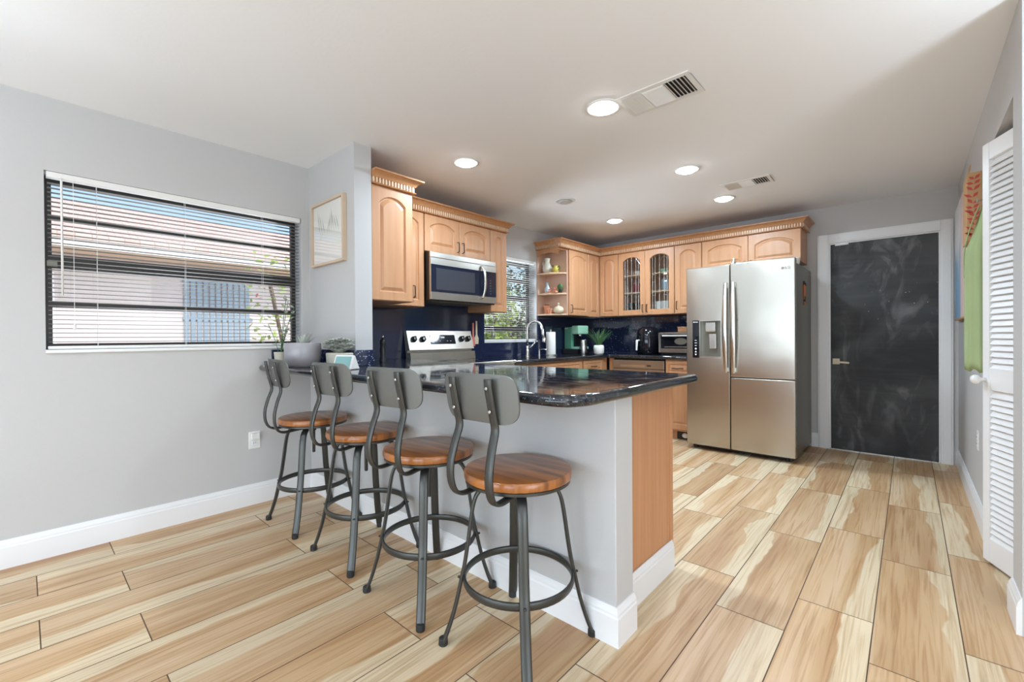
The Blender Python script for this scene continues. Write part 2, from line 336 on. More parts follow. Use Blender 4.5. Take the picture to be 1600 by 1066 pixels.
def O(name, bm, mt, parent=None, loc=None, rz=0, bev=0, smooth=False, seg=2, rot=None, ang=.6):
    bmesh.ops.remove_doubles(bm, verts=bm.verts, dist=1e-6)
    bmesh.ops.recalc_face_normals(bm, faces=bm.faces)
    me = bpy.data.meshes.new(name); bm.to_mesh(me); bm.free()
    for x in (mt if isinstance(mt, (list, tuple)) else [mt]): me.materials.append(M[x] if isinstance(x, str) else x)
    o = bpy.data.objects.new(name, me); COL.objects.link(o)
    if parent: o.parent = parent
    if loc: o.location = loc
    if rot: o.rotation_euler = rot
    elif rz: o.rotation_euler = (0, 0, rz)
    if bev:
        md = o.modifiers.new('bevel', 'BEVEL'); md.width = bev; md.segments = seg; md.limit_method = 'ANGLE'; md.angle_limit = ang
    if smooth:
        for p in me.polygons: p.use_smooth = True
        if bev or smooth == 'auto':
            try: me.set_sharp_from_angle(angle=.7)
            except Exception: pass
    return o
def tag(o, label, cat, group=None):
    o['label'] = label; o['category'] = cat
    if group: o['group'] = group
    return o
def thing(name, label, cat, loc=(0, 0, 0), rz=0, group=None):
    o = bpy.data.objects.new(name, None); COL.objects.link(o); o.location = loc; o.rotation_euler = (0, 0, rz); o.empty_display_size = .1
    return tag(o, label, cat, group)
def struct(name, bm, mt, parent=None, **k):
    o = O(name, bm, mt, parent, **k)
    if parent is None: o['kind'] = 'structure'
    return o
def sgroup(name, loc=(0, 0, 0), rz=0):
    o = bpy.data.objects.new(name, None); COL.objects.link(o); o.location = loc; o.rotation_euler = (0, 0, rz); o.empty_display_size = .1
    o['kind'] = 'structure'; return o
def dup(root, loc=None, rz=None, label=None, group=None):
    r = root.copy(); COL.objects.link(r)
    if loc is not None: r.location = loc
    if rz is not None: r.rotation_euler = (0, 0, rz)
    if label: r['label'] = label
    if group: r['group'] = group
    for ch in list(root.children):
        c = ch.copy(); COL.objects.link(c); c.parent = r
        for g in ch.children:
            d = g.copy(); COL.objects.link(d); d.parent = c
    return r

def offs(path, d):
    """offset an open polyline to its right-hand side"""
    out = []
    P = [Vector(p) for p in path]
    for i, p in enumerate(P):
        ns = []
        if i > 0: t = (p-P[i-1]).normalized(); ns.append(Vector((t.y, -t.x)))
        if i < len(P)-1: t = (P[i+1]-p).normalized(); ns.append(Vector((t.y, -t.x)))
        if len(ns) == 1: out.append(p+ns[0]*d)
        else:
            mm = (ns[0]+ns[1]).normalized(); out.append(p+mm*(d/max(.2, mm.dot(ns[0]))))
    return out

# ------------------------------------------------------------------ room shell
H = 2.44; YB = 3.998; XR = 3.711; YF = -4.6; XE = 6.4
W1 = (-1.384, -.055, 1.08, 2.05); W2 = (1.84, 2.755, 1.09, 2.07)
def floor():
    bm = B(); g = bm.loops.layers.uv.new('grain'); pid = bm.loops.layers.uv.new('plank'); ac = bm.loops.layers.uv.new('across')
    w = .2545; x0 = 3.0318; L = .967; gap = .002
    rnd = random.Random(5)
    for row in range(-12, 14):
        a, b = x0+row*w, x0+(row+1)*w
        ph = .788 if row % 2 == 0 else .503
        a2, b2 = max(a, 0), min(b, XE)
        if b2-a2 < .01: continue
        k0 = int((YF-ph)/L)-1
        for k in range(k0, 5):
            y0, y1 = max(ph+k*L, YF), min(ph+(k+1)*L, YB)
            if y1-y0 < .02: continue
            flip = rnd.random() < .4; r1, r2 = rnd.random(), rnd.random(); ou, ov = rnd.random()*50, rnd.random()*50
            q = [(a2+gap, y0+gap), (b2-gap, y0+gap), (b2-gap, y1-gap), (a2+gap, y1-gap)]
            f = bm.faces.new([bm.verts.new((x, y, 0)) for x, y in q])
            for lp, (x, y) in zip(f.loops, q): lp[g].uv = (y+ou, x+ov); lp[pid].uv = (r1, r2); q_ = (x-a)/w; lp[ac].uv = (1-q_ if flip else q_, 0)
    f = bm.faces.new([bm.verts.new(p) for p in ((0, YF, -.0012), (XE, YF, -.0012), (XE, YB, -.0012), (0, YB, -.0012))]); f.material_index = 1
    box(bm, -.13, YF, -.12, XE, YB+.1, -.002, 1)
    struct('floor', bm, ['plank', 'grout'])
floor()
bm = B(); box(bm, -.15, YF, H, XE, YB+.12, H+.12); struct('ceiling', bm, 'ceil')
# left wall with two window openings
bm = B(); T = -.15
ys = [YF, W1[0], W1[1], W2[0], W2[1], YB+.12]
for a, b_ in ((0, 1), (2, 3), (4, 5)): box(bm, T, ys[a], 0, 0, ys[b_], H)
for w in (W1, W2): box(bm, T, w[0], 0, 0, w[1], w[2]); box(bm, T, w[0], w[3], 0, w[1], H)
struct('wall_left', bm, 'wall')
D1 = (2.79, 3.60, 2.07)
bm = B(); box(bm, 0, YB, 0, D1[0], YB+.12, H); box(bm, D1[1], YB, 0, XR+.12, YB+.12, H); box(bm, D1[0], YB, D1[2], D1[1], YB+.12, H)
struct('wall_back', bm, 'wall')
# right wall with the closet opening, ends at y=1.06
CO = (1.255, 1.93, 2.12)
bm = B(); box(bm, XR, 1.06, 0, XR+.12, CO[0], H); box(bm, XR, CO[1], 0, XR+.12, YB, H); box(bm, XR, CO[0], CO[2], XR+.12, CO[1], H)
struct('wall_right', bm, 'wall')
bm = B(); box(bm, XR+.12, 1.06, 0, XE, 1.18, H); box(bm, XR+.7, 1.18, 0, XR+.8, 2.5, H); box(bm, XR+.12, 2.4, 0, XR+.7, 2.5, H)
struct('wall_closet', bm, 'wall')
bm = B(); box(bm, XE, YF, 0, XE+.1, -3.7, H); box(bm, XE, 0.1, 0, XE+.1, 1.18, H); box(bm, XE, -3.7, 2.3, XE+.1, .1, H); box(bm, XE, -3.7, 0, XE+.1, .1, .2)
struct('wall_far_side', bm, 'wall')
bm = B(); box(bm, 0, YF-.1, 0, .5, YF, H); box(bm, 5.3, YF-.1, 0, XE, YF, H); box(bm, .5, YF-.1, 2.3, 5.3, YF, H)
struct('wall_front', bm, 'wall')
# stub wall and knee wall
SW, ST = .686, .125
bm = B(); box(bm, 0, 0, .925, SW, ST, H); struct('wall_stub', bm, 'wall')
bm = B(); box(bm, 0, .0, 0, 2.585, .135, .924); struct('wall_peninsula', bm, 'wall', bev=.004)
# baseboards with a moulded top
BH = .142
BPROF = [(0, 0), (.016, 0), (.016, .105), (.013, .112), (.013, .12), (.008, .132), (.005, BH), (0, BH)]
def baseboard_path(bm, path):
    rows = [[bm.verts.new((p.x, p.y, z)) for p in offs(path, d)] for d, z in BPROF]; n = len(path)
    for i in range(len(rows)):
        a, b = rows[i], rows[(i+1) % len(rows)]
        for k in range(n-1): bm.faces.new((a[k], a[k+1], b[k+1], b[k]))
    bm.faces.new([r[0] for r in rows]); bm.faces.new([r[-1] for r in rows][::-1])
def baseboard(bm, p0, p1, out):
    p0, p1, out = Vector(p0), Vector(p1), Vector(out)
    prof = BPROF
    a = [bm.verts.new((*(p0+out*d), z)) for d, z in prof]; b = [bm.verts.new((*(p1+out*d), z)) for d, z in prof]
    ring_faces(bm, a, b); bm.faces.new(a); bm.faces.new(b)
bm = B(); baseboard(bm, (0, YF), (0, 0), (1, 0)); struct('baseboard_left', bm, 'white')
bm = B(); baseboard_path(bm, [(.016, 0), (2.585, 0), (2.585, .135)]); struct('baseboard_peninsula', bm, 'white')
bm = B(); baseboard(bm, (2.517, .1355), (2.517, .675), (1, 0)); struct('baseboard_panel', bm, 'white')
bm = B(); baseboard_path(bm, [(XR+.11, CO[0]), (XR, CO[0]), (XR, 1.06)]); baseboard(bm, (XR, CO[1]), (XR, YB), (-1, 0)); struct('baseboard_right', bm, 'white')
bm = B(); baseboard(bm, (2.64, YB), (D1[0]-.0951, YB), (0, -1)); struct('baseboard_back', bm, 'white')

# ------------------------------------------------------------------ windows and blinds
def window(n, w, bars, zmul):
    y0, y1, z0, z1 = w
    root = sgroup('window_%d' % n, (-.13, (y0+y1)/2, z0)); yy = (y1-y0)/2; hh = z1-z0
    bm = B()
    box(bm, -.02, -yy, 0, .01, -yy+.03, hh); box(bm, -.02, yy-.03, 0, .01, yy, hh)
    for z, t in bars: box(bm, -.025, -yy, z-z0-t/2, .014, yy, z-z0+t/2)
    for z in (bars[2][0],): box(bm, .014, -yy+.03, z-z0-.003, .02, yy-.03, z-z0+.003)
    O('window_frame', bm, 'bronze', root, bev=.002)
    O('window_pane', bx(-.006, -yy+.02, .01, -.003, yy-.02, hh-.01), 'glass', root)
    O('crank_latch', bx(.014, -yy+.01, bars[2][0]-z0-.03, .03, -yy+.05, bars[2][0]-z0), 'fside', root)
    # sill board and plastered reveal trim
    bm = B(); box(bm, .014, -yy, -.001, .145, yy, .018); O('window_sill', bm, 'white', root, bev=.004)
    return root
window(1, W1, [(2.03, .04), (1.83, .024), (1.585, .075), (1.348, .034), (1.113, .034)], 1)
window(2, W2, [(2.03, .04), (1.83, .044), (1.612, .052), (1.245, .06), (1.118, .034)], 1)
def blind(w, label, x, wand_at, wand_len, cords):
    y0, y1, z0, z1 = w; yy = (y1-y0)/2-.008
    root = thing('window_blind', label, 'blind', (x, (y0+y1)/2, z0+.019))
    h = z1-z0-.02
    O('head_rail', bx(-.022, -yy, h-.032, .018, yy, h), 'white2', root, bev=.002)
    O('bottom_rail', bx(-.016, -yy, .001, .012, yy, .018), 'white2', root, bev=.003)
    bm = B(); z = .04; th = math.radians(5)
    while z < h-.04:
        prev = None
        for k in range(5):
            s = (k/4-.5)*.0255; dx = s*math.cos(th); dz = s*math.sin(th)+.0016*(1-(s/.0128)**2)
            a = bm.verts.new((dx-.002, -yy+.004, z+dz)); b = bm.verts.new((dx-.002, yy-.004, z+dz))
            if prev: bm.faces.new((prev[0], a, b, prev[1]))
            prev = (a, b)
        z += .0243
    o = O('slats', bm, 'blind', root, smooth=True)
    md = o.modifiers.new('solid', 'SOLIDIFY'); md.thickness = .0007
    for c in cords:
        for dx in (-.0165, .0125):
            bm = B(); tube(bm, [(dx, c, .01), (dx, c, h-.02)], .0009, 5); O('ladder_cord', bm, 'white2', root)
    bm = B(); tube(bm, [(.024, wand_at, h-.03), (.03, wand_at, h-.05), (.03, wand_at, h-wand_len)], .005, 6)
    O('tilt_wand', bm, 'white2', root, smooth=True)
    bm = B(); tube(bm, [(.024, wand_at+.045, h-.03), (.026, wand_at+.045, h-wand_len-.15)], .0012, 5); lathe(bm, [(.002, 0), (.006, -.01), (.007, -.03), (0, -.034)], (.026, wand_at+.045, h-wand_len-.15), 8)
    O('lift_cord', bm, 'white2', root)
blind(W1, 'wide white mini blind with open slats over the window at the left', -.022, -.60, .66, (-.46, -.05, .4))
blind(W2, 'white mini blind over the kitchen window above the sink', -.022, -.35, .72, (-.3, .25))

# ------------------------------------------------------------------ doors
root = sgroup('door_1', (D1[0], YB, 0)); dw = D1[1]-D1[0]
bm = B()
for x0, x1, z0, z1 in ((-.095, 0, 0, D1[2]+.09), (dw, dw+.08, 0, D1[2]+.09), (0, dw, D1[2], D1[2]+.09)):
    box(bm, x0, -.018, z0, x1, 0, z1); box(bm, x0+.012, -.024, z0, x1-.012, -.018, z1-.0) if z0 == 0 else box(bm, x0, -.024, z0+.012, x1, -.018, z1-.012)
O('door_casing', bm, 'white', root, bev=.003)
bm = B(); box(bm, .0005, .002, 0, .012, .115, D1[2]); box(bm, dw-.012, .002, 0, dw-.0005, .115, D1[2]); box(bm, .012, .002, D1[2]-.012, dw-.012, .115, D1[2]); O('door_jamb', bm, 'white', root)
slab = O('door_slab', bx(.013, .006, .008, dw-.013, .046, D1[2]-.014), 'chalk', root, bev=.002)
bm = B(); box(bm, .028, -.001, .855, .085, .006, .912); tube(bm, [(.06, 0, .88), (.06, -.045, .88)], .011, 10); sweep(bm, [(.05, -.048, .88), (.10, -.05, .878), (.165, -.048, .874)], (0, 0, 1), .010, .008, 8)
O('door_handle', bm, 'cream', root, bev=.001)
bm = B(); box(bm, .05, -.006, D1[2]-.03, .15, .005, D1[2]-.012); box(bm, .09, -.016, D1[2]-.028, .16, -.004, D1[2]-.018); O('door_contact', bm, 'white2', root, bev=.001)
bm = B(); box(bm, 0, -.004, -.001, dw, .05, .007); O('threshold', bm, 'chrome', root)

# louvred closet bifold, standing half open in the closet opening
def louver_door():
    p0 = Vector((3.667, 1.765)); p1 = Vector((3.80, 1.435)); d = (p1-p0); Lw = d.length; rz = math.atan2(d.y, d.x)
    root = sgroup('door_2', (p0.x, p0.y, .02), rz); hh = 2.07; t = .03
    bm = B(); s = .048
    box(bm, 0, 0, 0, s, t, hh); box(bm, Lw-s, 0, 0, Lw, t, hh)
    for a, b in ((0, .12), (.85, .96), (hh-.085, hh)): box(bm, s, .001, a, Lw-s, t-.001, b)
    O('louver_frame', bm, 'white', root, bev=.003)
    bm = B()
    for a, b in ((.12, .85), (.96, hh-.085)):
        n = int((b-a)/.030); st = (b-a)/n
        for k in range(n):
            z = a+st*(k+.5); dz = .019
            v = [(.003, z-dz), (.007, z-dz-.003), (t-.003, z+dz-.003), (t-.007, z+dz)]
            A = [bm.verts.new((s-.002, y, q)) for y, q in v]; C = [bm.verts.new((Lw-s+.002, y, q)) for y, q in v]
            ring_faces(bm, A, C); bm.faces.new(A); bm.faces.new(C)
    O('louver_slats', bm, 'white', root)
    bm = B(); lathe(bm, [(.011, 0), (.009, .012), (.012, .02), (.022, .03), (.024, .042), (.018, .052), (0, .055)], (.022, 0, .90), 16, axis='y')
    O('door_knob', bm, 'white2', root, smooth=True)
louver_door()

# ------------------------------------------------------------------ joinery helpers (local frame: faces -Y, x right, z up)
def arch_loop(w, h, s, top, rise, inset=0, n=14, bot=None):
    """opening loop: bottom-left, bottom-right, then arch from right to left"""
    bot = s if bot is None else bot
    x0, x1, z0 = s+inset, w-s-inset, bot+inset; zs = h-top-rise
    pts = [(x0, z0), (x1, z0)]
    for k in range(n+1):
        t = k/n; x = x1+(x0-x1)*t; q = abs(2*t-1)
        e = rise*(1-q**2.3) if rise else 0
        pts.append((x, zs-inset+e))
    return pts
def outer_loop(w, h, n=14):
    return [(0, 0), (w, 0)]+[(w+(0-w)*k/n, h) for k in range(n+1)]
def door_bm(w, h, s=.055, top=None, rise=.045, glass=False, t=.02, bm=None, ox=0, oz=0, oy=0):
    bm = bm or B(); top = top or s
    def L(pts, y): return [bm.verts.new((ox+x, oy-y, oz+z)) for x, z in pts]
    o_b, o_f = L(outer_loop(w, h), 0), L(outer_loop(w, h), t-.003)
    ins = [(.003+(w-.006)*x/w, .003+(h-.006)*z/h) for x, z in outer_loop(w, h)]
    o_f2 = L(ins, t)
    l0 = L(arch_loop(w, h, s, top, rise), t)
    ring_faces(bm, o_b, o_f); ring_faces(bm, o_f, o_f2); ring_faces(bm, o_f2, l0)
    if glass:
        lb = L(arch_loop(w, h, s, top, rise, .004), t-.006); lc = L(arch_loop(w, h, s, top, rise, .004), 0)
        ring_faces(bm, l0, lb); ring_faces(bm, lb, lc); ring_faces(bm, lc, o_b)
    else:
        l1 = L(arch_loop(w, h, s, top, rise, .006), t-.010); l2 = L(arch_loop(w, h, s, top, rise, .013), t-.011)
        l3 = L(arch_loop(w, h, s, top, rise, .034), t-.001); 
        ring_faces(bm, l0, l1); ring_faces(bm, l1, l2); ring_faces(bm, l2, l3); bm.faces.new(l3)
        bm.faces.new(o_b[::-1])
    return bm
def pull_bm(x, z0, z1, y=-.02, vertical=True):
    bm = B()
    if vertical: sweep(bm, smooth_path([(x, y, z0), (x, y-.02, z0+.002), (x, y-.028, z0+.014), (x, y-.028, z1-.014), (x, y-.02, z1-.002), (x, y, z1)], 3), (1, 0, 0), .005, .0035, 6)
    else: sweep(bm, smooth_path([(z0, y, x), (z0+.004, y-.02, x), (z0+.018, y-.026, x+.002), ((z0+z1)/2, y-.028, x-.004), (z1-.018, y-.026, x+.002), (z1-.004, y-.02, x), (z1, y, x)], 3), (0, 0, 1), .005, .0035, 6)
    return bm
def cab(label, cat_name, loc, rz, w, d, h, doors, body=True, group=None, skip_left=False, kick=False, name='wall_cabinet'):
    """doors: list of dicts(x,w,z,h,kind,handle=(x,z0,z1))"""
    root = thing(name, label, cat_name, loc, rz, group)
    if body:
        bm = B()
        if kick: box(bm, 0, .002, .1, w, d, h); box(bm, .0, .07, 0, w, d, .1)
        else: box(bm, 0, .002, 0, w, d, h)
        O('carcass', bm, 'maple', root, bev=.001)
    for q in doors:
        if q.get('kind') == 'drawer':
            bm = door_bm(q['w'], q['h'], .03, rise=0); nm = 'drawer'
        else:
            bm = door_bm(q['w'], q['h'], q.get('s', .055), q.get('top'), q.get('rise', .045), q.get('kind') == 'glass'); nm = 'door'
        bmesh.ops.translate(bm, vec=(q['x'], 0, q['z']), verts=bm.verts)
        dd = O(nm, bm, 'maple', root)
        if q.get('kind') == 'glass':
            bm = B(); box(bm, q['x']+q['s']-.004, -.009, q['z']+q['s']-.004, q['x']+q['w']-q['s']+.004, -.006, q['z']+q['h']-q['s']*.9)
            O('glass_pane', bm, 'cglass', dd)
            bm = B(); xs0, xs1 = q['x']+q['s'], q['x']+q['w']-q['s']; zz0, zz1 = q['z']+q['s'], q['z']+q['h']-q['s']-.02
            n = 6; c = [xs0+(xs1-xs0)*f for f in (.14, .28, .5, .72, .86)]
            for f, x in enumerate(c): tube(bm, [(x, -.0105, zz0), (x, -.0105, zz1+(-.02 if f in (0, 4) else .0))], .0024, 5)
            for x in (c[0], c[3]):
                for z in (zz0+.06, zz0+.16, zz0+.30, zz0+.42): tube(bm, [(x, -.0105, z), (x+(c[1]-c[0]), -.0105, z)], .0024, 5)
            for x0_, x1_, za, zb in ((c[3], c[2], zz1-.02, zz1-.11), (c[3], xs1, zz1-.03, zz1-.09), (c[1], xs0, zz1-.10, zz1-.14)): tube(bm, [(x0_, -.0105, za), (x1_, -.0105, zb)], .0022, 5)
            O('lead_came', bm, 'chrome', dd)
        if q.get('handle'):
            hx, a, b = q['handle']
            if q.get('kind') == 'drawer': O('cabinet_pull', pull_bm(hx, a, b, vertical=False), 'handle', dd, smooth=True)
            else: O('cabinet_pull', pull_bm(hx, a, b), 'handle', dd, smooth=True)
    return root
def crown(label, path, z0=2.205, endgap=.0):
    root = thing('crown_molding', label, 'crown molding', (path[0][0], path[0][1], z0))
    base = Vector(path[0])
    path = [Vector(p)-base for p in path]
    prof = [(-.02, 0), (.016, 0), (.020, .004), (.016, .009), (.004, .010), (.004, .046), (.016, .047), (.018, .052), (.020, .055), (.026, .064), (.038, .076), (.052, .083), (.060, .084), (.062, .094), (-.02, .094)]
    bm = B(); rows = []
    for d, z in prof: rows.append([bm.verts.new((p.x, p.y, z)) for p in offs(path, d)])
    n = len(path)
    for i in range(len(rows)):
        a, b = rows[i], rows[(i+1) % len(rows)]
        for k in range(n-1): bm.faces.new((a[k], a[k+1], b[k+1], b[k]))
    bm.faces.new([r[0] for r in rows]); bm.faces.new([r[-1] for r in rows][::-1])
    O('cove_profile', bm, 'maple_dark', root)
    bm = B(); op = offs(path, .0035)
    for k in range(n-1):
        a, b = op[k], op[k+1]; L = (b-a).length; t = (b-a)/L; nn = Vector((t.y, -t.x)); c = int(L/.0235)
        for q in range(c):
            s = (q+.5)*L/c; p = a+t*s; h = .0065
            cs = [p-t*h, p+t*h, p+t*h+nn*.012, p-t*h+nn*.012]
            lo = [bm.verts.new((v.x, v.y, .011)) for v in cs]; hi = [bm.verts.new((v.x, v.y, .0455)) for v in cs]
            bm.faces.new(lo); bm.faces.new(hi); ring_faces(bm, lo, hi)
    O('dentil_strip', bm, 'maple_light', root)
    return root
ZU, HU = 1.41, .795   # uppers: underside height, height
HD = HU-.005
# ------ left wall uppers (face +X)
R90 = PI/2
cab('deep tall maple wall cabinet against the stub wall, arched panel door', 'cabinet', (.655, ST+.002, ZU), R90, .343, .65, HU, [dict(x=.004, w=.335, z=.003, h=HD, s=.06, rise=.05)], name='wall_cabinet')
cab('narrow maple wall cabinet squeezed beside the deep one, left of the microwave', 'cabinet', (.33, .473, ZU), R90, .34, .325, HU, [dict(x=.02, w=.316, z=.003, h=HD, s=.05, handle=(.225, .07, .17))], name='wall_cabinet')
cab('short two-door maple wall cabinet right above the microwave', 'cabinet', (.33, .815, 1.885), R90, .79, .325, .32,
    [dict(x=.003, w=.39, z=.003, h=.315, s=.055, rise=.045, handle=(.365, .035, .125)), dict(x=.397, w=.39, z=.003, h=.315, s=.055, rise=.045, handle=(.425, .035, .125))])
cab('narrow maple wall cabinet between microwave and sink window', 'cabinet', (.33, 1.607, ZU-.01), R90, .236, .325, HU+.01, [dict(x=.003, w=.228, z=.003, h=HD+.01, s=.055, rise=.04)])
crown('crown molding topping the deep cabinet by the stub wall', [(.677, ST+.003), (.677, .470), (.42, .470)])
crown('crown molding above the microwave cabinets, dentil band', [(.352, .474), (.352, 1.845), (.002, 1.845)])
# ------ open shelf unit
root = thing('corner_shelf', 'open maple end shelf unit between sink window and corner cabinet', 'shelf', (0, 2.757, ZU))
bm = B(); box(bm, .001, .173, 0, .33, .19, HU)
box(bm, .001, .004, 0, .012, .173, HU)
O('side_panel', bm, 'cabin', root, bev=.001)
def clipped(z0, z1, nm='shelf_board', mt='maple_light'):
    bm = B(); prism(bm, [(.012, .004), (.19, .004), (.325, .14), (.325, .172), (.012, .172)], z0, z1); O(nm, bm, mt, root, bev=.002)
clipped(0, .018); clipped(.250, .268); clipped(.497, .515)
bm = B(); prism(bm, [(.012, 0), (.33, 0), (.33, .173), (.012, .173)], HU-.018, HU)
v = []
for k in range(13):
    t = k/12; x = .012+.318*t; z = HU-.045-.035*(abs(2*t-1)**2.2); v.append((x, z))
A = [bm.verts.new((x, 0, z)) for x, z in v]; C_ = [bm.verts.new((x, .016, z)) for x, z in v]
A2 = [bm.verts.new((x, 0, HU-.018)) for x, z in v]; C2 = [bm.verts.new((x, .016, HU-.018)) for x, z in v]
for a, b in ((A, A2), (A2, C2), (C2, C_), (C_, A)): ring_faces(bm, a, b, 0, False)
O('top_board', bm, 'maple', root)
# ------ corner cabinet on the left wall (two leaves) + single door on the back wall
root = cab('maple corner wall cabinet with two narrow doors beside the open shelves', 'cabinet', (.33, 2.949, ZU), R90, .689, .325, HU,
    [dict(x=.003, w=.425, z=.003, h=HD, s=.055, handle=(.03, .03, .125)), dict(x=.432, w=.266, z=-.004, h=HD+.007, s=.05, rise=.035, handle=(.03, .03, .125))])
cab('maple wall cabinet in the corner, plain arched door left of the glass doors', 'cabinet', (.351, 3.67, ZU), 0, .267, .32, HU, [dict(x=.0, w=.264, z=.003, h=HD, s=.05, rise=.04)])
# ------ glass cabinet
gc = thing('glass_cabinet', 'maple wall cabinet with two arched leaded glass doors', 'cabinet', (.621, 3.67, ZU))
bm = B(); gw = .727
box(bm, 0, .002, 0, .018, .32, HU); box(bm, gw-.018, .002, 0, gw, .32, HU); box(bm, .018, .002, 0, gw-.018, .32, .02); box(bm, .018, .002, HU-.04, gw-.018, .32, HU); box(bm, .018, .305, .02, gw-.018, .32, HU-.04); box(bm, gw/2-.02, .002, .02, gw/2+.02, .02, HU-.04)
O('carcass', bm, 'cabin', gc)
for z in (.28, .50): O('shelf_board', bx(.018, .03, z, gw-.018, .30, z+.016), 'maple_light', gc)
for i, x in enumerate((.003, gw/2+.001)):
    w_ = gw/2-.004; bm = door_bm(w_, HD, .062, None, .045, True)
    bmesh.ops.translate(bm, vec=(x, 0, .003), verts=bm.verts); dd = O('door', bm, 'maple', gc)
    s = .062
    O('glass_pane', bx(x+s-.004, -.009, .003+s-.004, x+w_-s+.004, -.006, HD-s*.85), 'cglass', dd)
    bm = B(); xs0, xs1 = x+s, x+w_-s; za, zb = .003+s, HD-s-.004
    c = [xs0+(xs1-xs0)*f for f in (.13, .27, .5, .75, .9)]
    for f, cx in enumerate(c): tube(bm, [(cx, -.0115, za), (cx, -.0115, zb-(.032 if f in (0, 4) else .012 if f in (1, 3) else 0))], .0026, 5)
    for z in (za+.05, za+.17, za+.33, za+.42):
        tube(bm, [(c[0], -.0115, z), (c[1], -.0115, z)], .0026, 5); tube(bm, [(c[3], -.0115, z), (c[4], -.0115, z)], .0026, 5)
    for a, b, p, q in ((c[3], c[2], zb-.01, zb-.1), (c[3], xs1, zb-.02, zb-.09), (c[1], xs0, zb-.2, zb-.3)): tube(bm, [(a, -.0115, p), (b, -.0115, q)], .0022, 5)
    O('lead_came', bm, 'chrome', dd)
    hx = x+w_-.026 if i == 0 else x+.026
    O('cabinet_pull', pull_bm(hx, .035, .13), 'handle', dd, smooth=True)
cab('single-door maple wall cabinet right of the glass doors', 'cabinet', (1.351, 3.67, ZU), 0, .307, .32, HU, [dict(x=.003, w=.301, z=.003, h=HD, s=.06, handle=(.03, .05, .145))])
cab('wide low two-door maple cabinet above the refrigerator', 'cabinet', (1.661, 3.67, 1.875), 0, .945, .32, .33,
    [dict(x=.003, w=.468, z=.003, h=.325, s=.06, rise=.05, handle=(.44, .01, .06)), dict(x=.474, w=.468, z=.003, h=.325, s=.06, rise=.05, handle=(.50, .01, .06))])
crown('long crown molding over corner, glass and refrigerator cabinets', [(.002, 2.757), (.352, 2.757), (.352, 3.648), (2.612, 3.648), (2.612, 3.99)])

# ------------------------------------------------------------------ base cabinets and counters
ZC0, ZC1 = .925, .965   # peninsula
ZK0, ZK1 = .888, .930   # kitchen counters
# peninsula body
root = thing('peninsula_cabinet', 'peninsula base cabinet behind the grey knee wall with orange end panel', 'cabinet', (.70, .14, 0))
bm = B(); box(bm, 0, 0, .1, 1.79, .52, ZC0-.001); box(bm, 0, 0, 0, 1.79, .46, .1); O('carcass', bm, 'maple', root)
bm = B(); box(bm, 1.791, -.003, .0, 1.815, .545, ZC0-.001); O('end_panel', bm, 'panel', root, bev=.001)
bm = B(); box(bm, 1.77, .521, .1, 1.819, .555, ZC0-.001); O('corner_stile', bm, 'panel', root, bev=.002)
for k in range(3):
    bm = door_bm(.40, .78, bm=None); bmesh.ops.rotate(bm, matrix=Matrix.Rotation(PI, 3, 'Z'), verts=bm.verts); bmesh.ops.translate(bm, vec=(1.70-k*.42, .521, .12), verts=bm.verts)
    O('door', bm, 'maple', root)
# counters
def counter(name, label, poly, rad, z0=ZC0, z1=ZC1, mt='gran_top'):
    bm = B(); prism(bm, round_poly(poly, rad, 7), z0, z1)
    o = O(name, bm, mt, bev=.0185, seg=4, smooth=True, ang=1.0)
    return tag(o, label, 'countertop')
counter('granite_countertop', 'black granite peninsula countertop with rounded corner above the stools',
        [(.0005, -.36), (2.65, -.36), (2.65, .70), (.665, .70), (.665, .815), (.0005, .815), (.0005, ST+.001), (SW+.001, ST+.001), (SW+.001, -.001), (.0005, -.001)],
        [0, .13, .04, .0, .0, 0, 0, 0, 0, 0])
counter('granite_countertop', 'black granite kitchen countertop running under sink window and back wall',
        [(.0005, 1.605), (.665, 1.605), (.665, 3.33), (1.68, 3.33), (1.68, YB-.001), (.0005, YB-.001)], [0, 0, .03, 0, 0, 0], ZK0, ZK1)
bm = B(); x2 = .02
box(bm, .0005, ST+.001, ZC1+.0005, x2, .817, 1.409); box(bm, .0005, .817, ZK1+.0005, x2, W2[0]-.001, 1.409); box(bm, .0005, W2[0]-.001, ZK1+.0005, x2, W2[1]+.001, 1.088); box(bm, .0005, W2[1]+.001, ZK1+.0005, x2, YB-.001, 1.409); box(bm, .0005, .82, 1.409, x2, 1.60, 1.5)
tag(O('granite_backsplash', bm, 'gran'), 'dark speckled granite backsplash around range and sink window', 'backsplash')
tag(O('granite_backsplash', bx(x2+.0005, YB-.02, ZK1+.0005, 1.67, YB-.0005, 1.409), 'gran'), 'dark speckled granite backsplash on the back wall behind air fryer', 'backsplash')
bm = B(); box(bm, .0005, -.275, ZC1+.0005, .02, -.02, 1.07); box(bm, .0005, -.02, ZC1+.0005, SW+.02, -.0005, 1.07); box(bm, SW+.0005, -.0005, ZC1+.0005, SW+.02, ST+.001, 1.07)
tag(O('granite_backsplash', bm, 'gran', bev=.002), 'low granite upstand wrapping the foot of the stub wall', 'backsplash')
